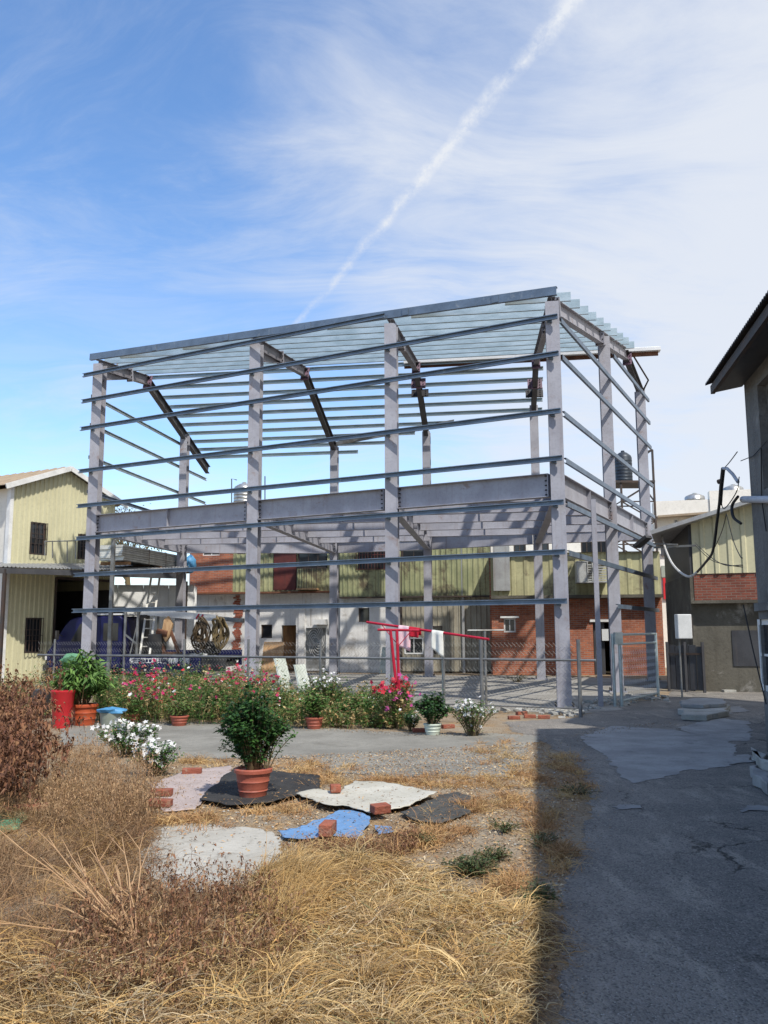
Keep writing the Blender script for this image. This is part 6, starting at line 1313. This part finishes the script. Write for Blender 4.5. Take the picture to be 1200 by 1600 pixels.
# long pale branch fan
bf = thing('dead_branch', G(212, 1490), 'pale leafless branch fanning out over the brown weeds at left', 'branch'); c = G(212, 1490)
for k in range(16):
    a = R(150)+rng.normal(0, .42); L = rng.uniform(.5, 1.0); el = rng.uniform(.1, .6); pts = [Vector((c.x, c.y, .06))]; d = Vector((math.cos(a)*math.cos(el), math.sin(a)*math.cos(el), math.sin(el)))
    for j in range(5): pts.append(pts[-1]+d*L/5+Vector((random.gauss(0, .01), random.gauss(0, .01), random.gauss(0, .008)-.004*j)))
    mb = MB().tube(pts, .005, 5, .002)
    for j in range(3): b0 = pts[random.randint(2, 4)]; mb.tube([b0, b0+Vector((random.gauss(d.x*.15, .06), random.gauss(d.y*.15, .06), random.uniform(0, .1)))], .003, 4, .0015)
    mb.build('twig', 'wood_pale', bf)
# green weeds
def weed(px, py, r, n, label, h=.12):
    c = G(px, py); o = thing('green_weed', c, label, 'weed'); shrub(o, c, r, r*.8, h, max(10, n//18), n, .026, .011, [(.06, .10, .03), (.045, .08, .025), (.10, .12, .045), (.13, .12, .06)], 0, shape=.5, arch=.6)
weed(738, 1368, .22, 1300, 'leafy green weed patch left of the lane in the foreground'); weed(838, 1418, .14, 700, 'green weed tuft at the asphalt edge, nearest the camera', .14)
weed(770, 1345, .15, 500, 'small green weed patch just behind the larger one', .1)
weed(790, 1300, .2, 300, 'sparse green weeds near the lane, right of the grey mat', .1); weed(845, 1325, .2, 320, 'sparse green weeds in the shade edge of the lane', .1); weed(650, 1320, .2, 260, 'sparse low green weeds in front of the grey mat', .08); weed(900, 1240, .3, 300, 'sparse dark weeds in shade beside the asphalt', .08)
weed(808, 1066, .5, 700, 'green weeds at the foot of the brick wall', .3)
# ground cover: leaf litter, pebbles, straw bits
n = 20000; poly = [G(240, 1195), G(850, 1160), G(905, 1240), G(880, 1420), G(860, 1600), G(200, 1600), G(150, 1300)]
b = sample(poly, n); keep = ~inpoly(b, [G(255, 1285), G(330, 1284), G(430, 1297), G(442, 1330), G(425, 1380), G(330, 1402), G(250, 1390), G(210, 1340)]) | (rng.uniform(0, 1, n) < .12); b = b[keep]; n = len(b); root = np.concatenate([b, rng.uniform(.004, .02, (n, 1))], 1); d = rng.normal(0, 1, (n, 3)); d[:, 2] *= .15
soup('ground_litter', [leafquads(root, d, rng.uniform(.015, .05, n), rng.uniform(.006, .018, n), palette(n, [(.46, .30, .13), (.42, .25, .11), (.3, .17, .08), (.2, .11, .06), (.5, .4, .26)], .25), .2)], 'litter', None, 'dry leaf and straw litter scattered over the yard', 'litter', kind='stuff')
soup('straw_debris', DEBRIS, 'litter', None, 'straw and leaf bits lying on the ground sheets', 'litter', kind='stuff')
epts = []
for ln, w_e in (([(872, 1600), (880, 1480), (872, 1400), (905, 1330), (925, 1260), (905, 1200), (860, 1165), (800, 1142)], 14), ([(95, 1132), (300, 1130), (480, 1138), (640, 1148), (770, 1148)], 3), ([(815, 1185), (795, 1215), (660, 1215), (520, 1208), (455, 1185), (330, 1187), (215, 1167)], 5), ([(900, 1150), (960, 1140), (1060, 1130)], 5)):
    for (xa, ya_), (xb, yb) in zip(ln[:-1], ln[1:]):
        for _ in range(int(260*math.hypot(xb-xa, (yb-ya_)*2)/150)):
            f_ = random.random(); v = G(xa+(xb-xa)*f_+random.gauss(0, w_e*1.6), ya_+(yb-ya_)*f_+random.gauss(0, w_e*.5)); epts.append((v.x, v.y, .012))
epts = np.array(epts); n = len(epts); d = rng.normal(0, 1, (n, 3)); d[:, 2] *= .25
soup('edge_litter', [leafquads(epts, d, rng.uniform(.008, .026, n)*np.clip(epts[:, 1]/8, .55, 1.6), rng.uniform(.004, .012, n)*np.clip(epts[:, 1]/8, .55, 1.6), palette(n, [(.36, .24, .12), (.24, .15, .08), (.30, .25, .19), (.42, .37, .30), (.16, .12, .08)], .25), .2)], 'litter', None, 'dirt crumbs and dead leaves along the asphalt and concrete edges', 'litter', kind='stuff')
pb_ = MB(); rr = random.Random(5)
for k in range(1500):
    c = Vector((*sample(poly, 1)[0], 0)) if k % 3 else G(rr.uniform(860, 1160), rr.uniform(1180, 1600)); s_ = rr.uniform(.004, .016)*(1 if k % 3 else .35)
    pb_.add([(c.x+s_*x, c.y+s_*y*rr.uniform(.7, 1.2), .006+s_*z*.8) for x, y, z in ((1, 0, 0), (-.2, .9, 0), (-.9, -.1, 0), (.1, -1, 0), (.1, .1, .8))], [(0, 1, 4), (1, 2, 4), (2, 3, 4), (3, 0, 4)])
pb_.build('pebbles', 'lightslab', None, 'small pebbles scattered on yard and asphalt', 'pebbles', kind='stuff', org=(0, 0, 0))
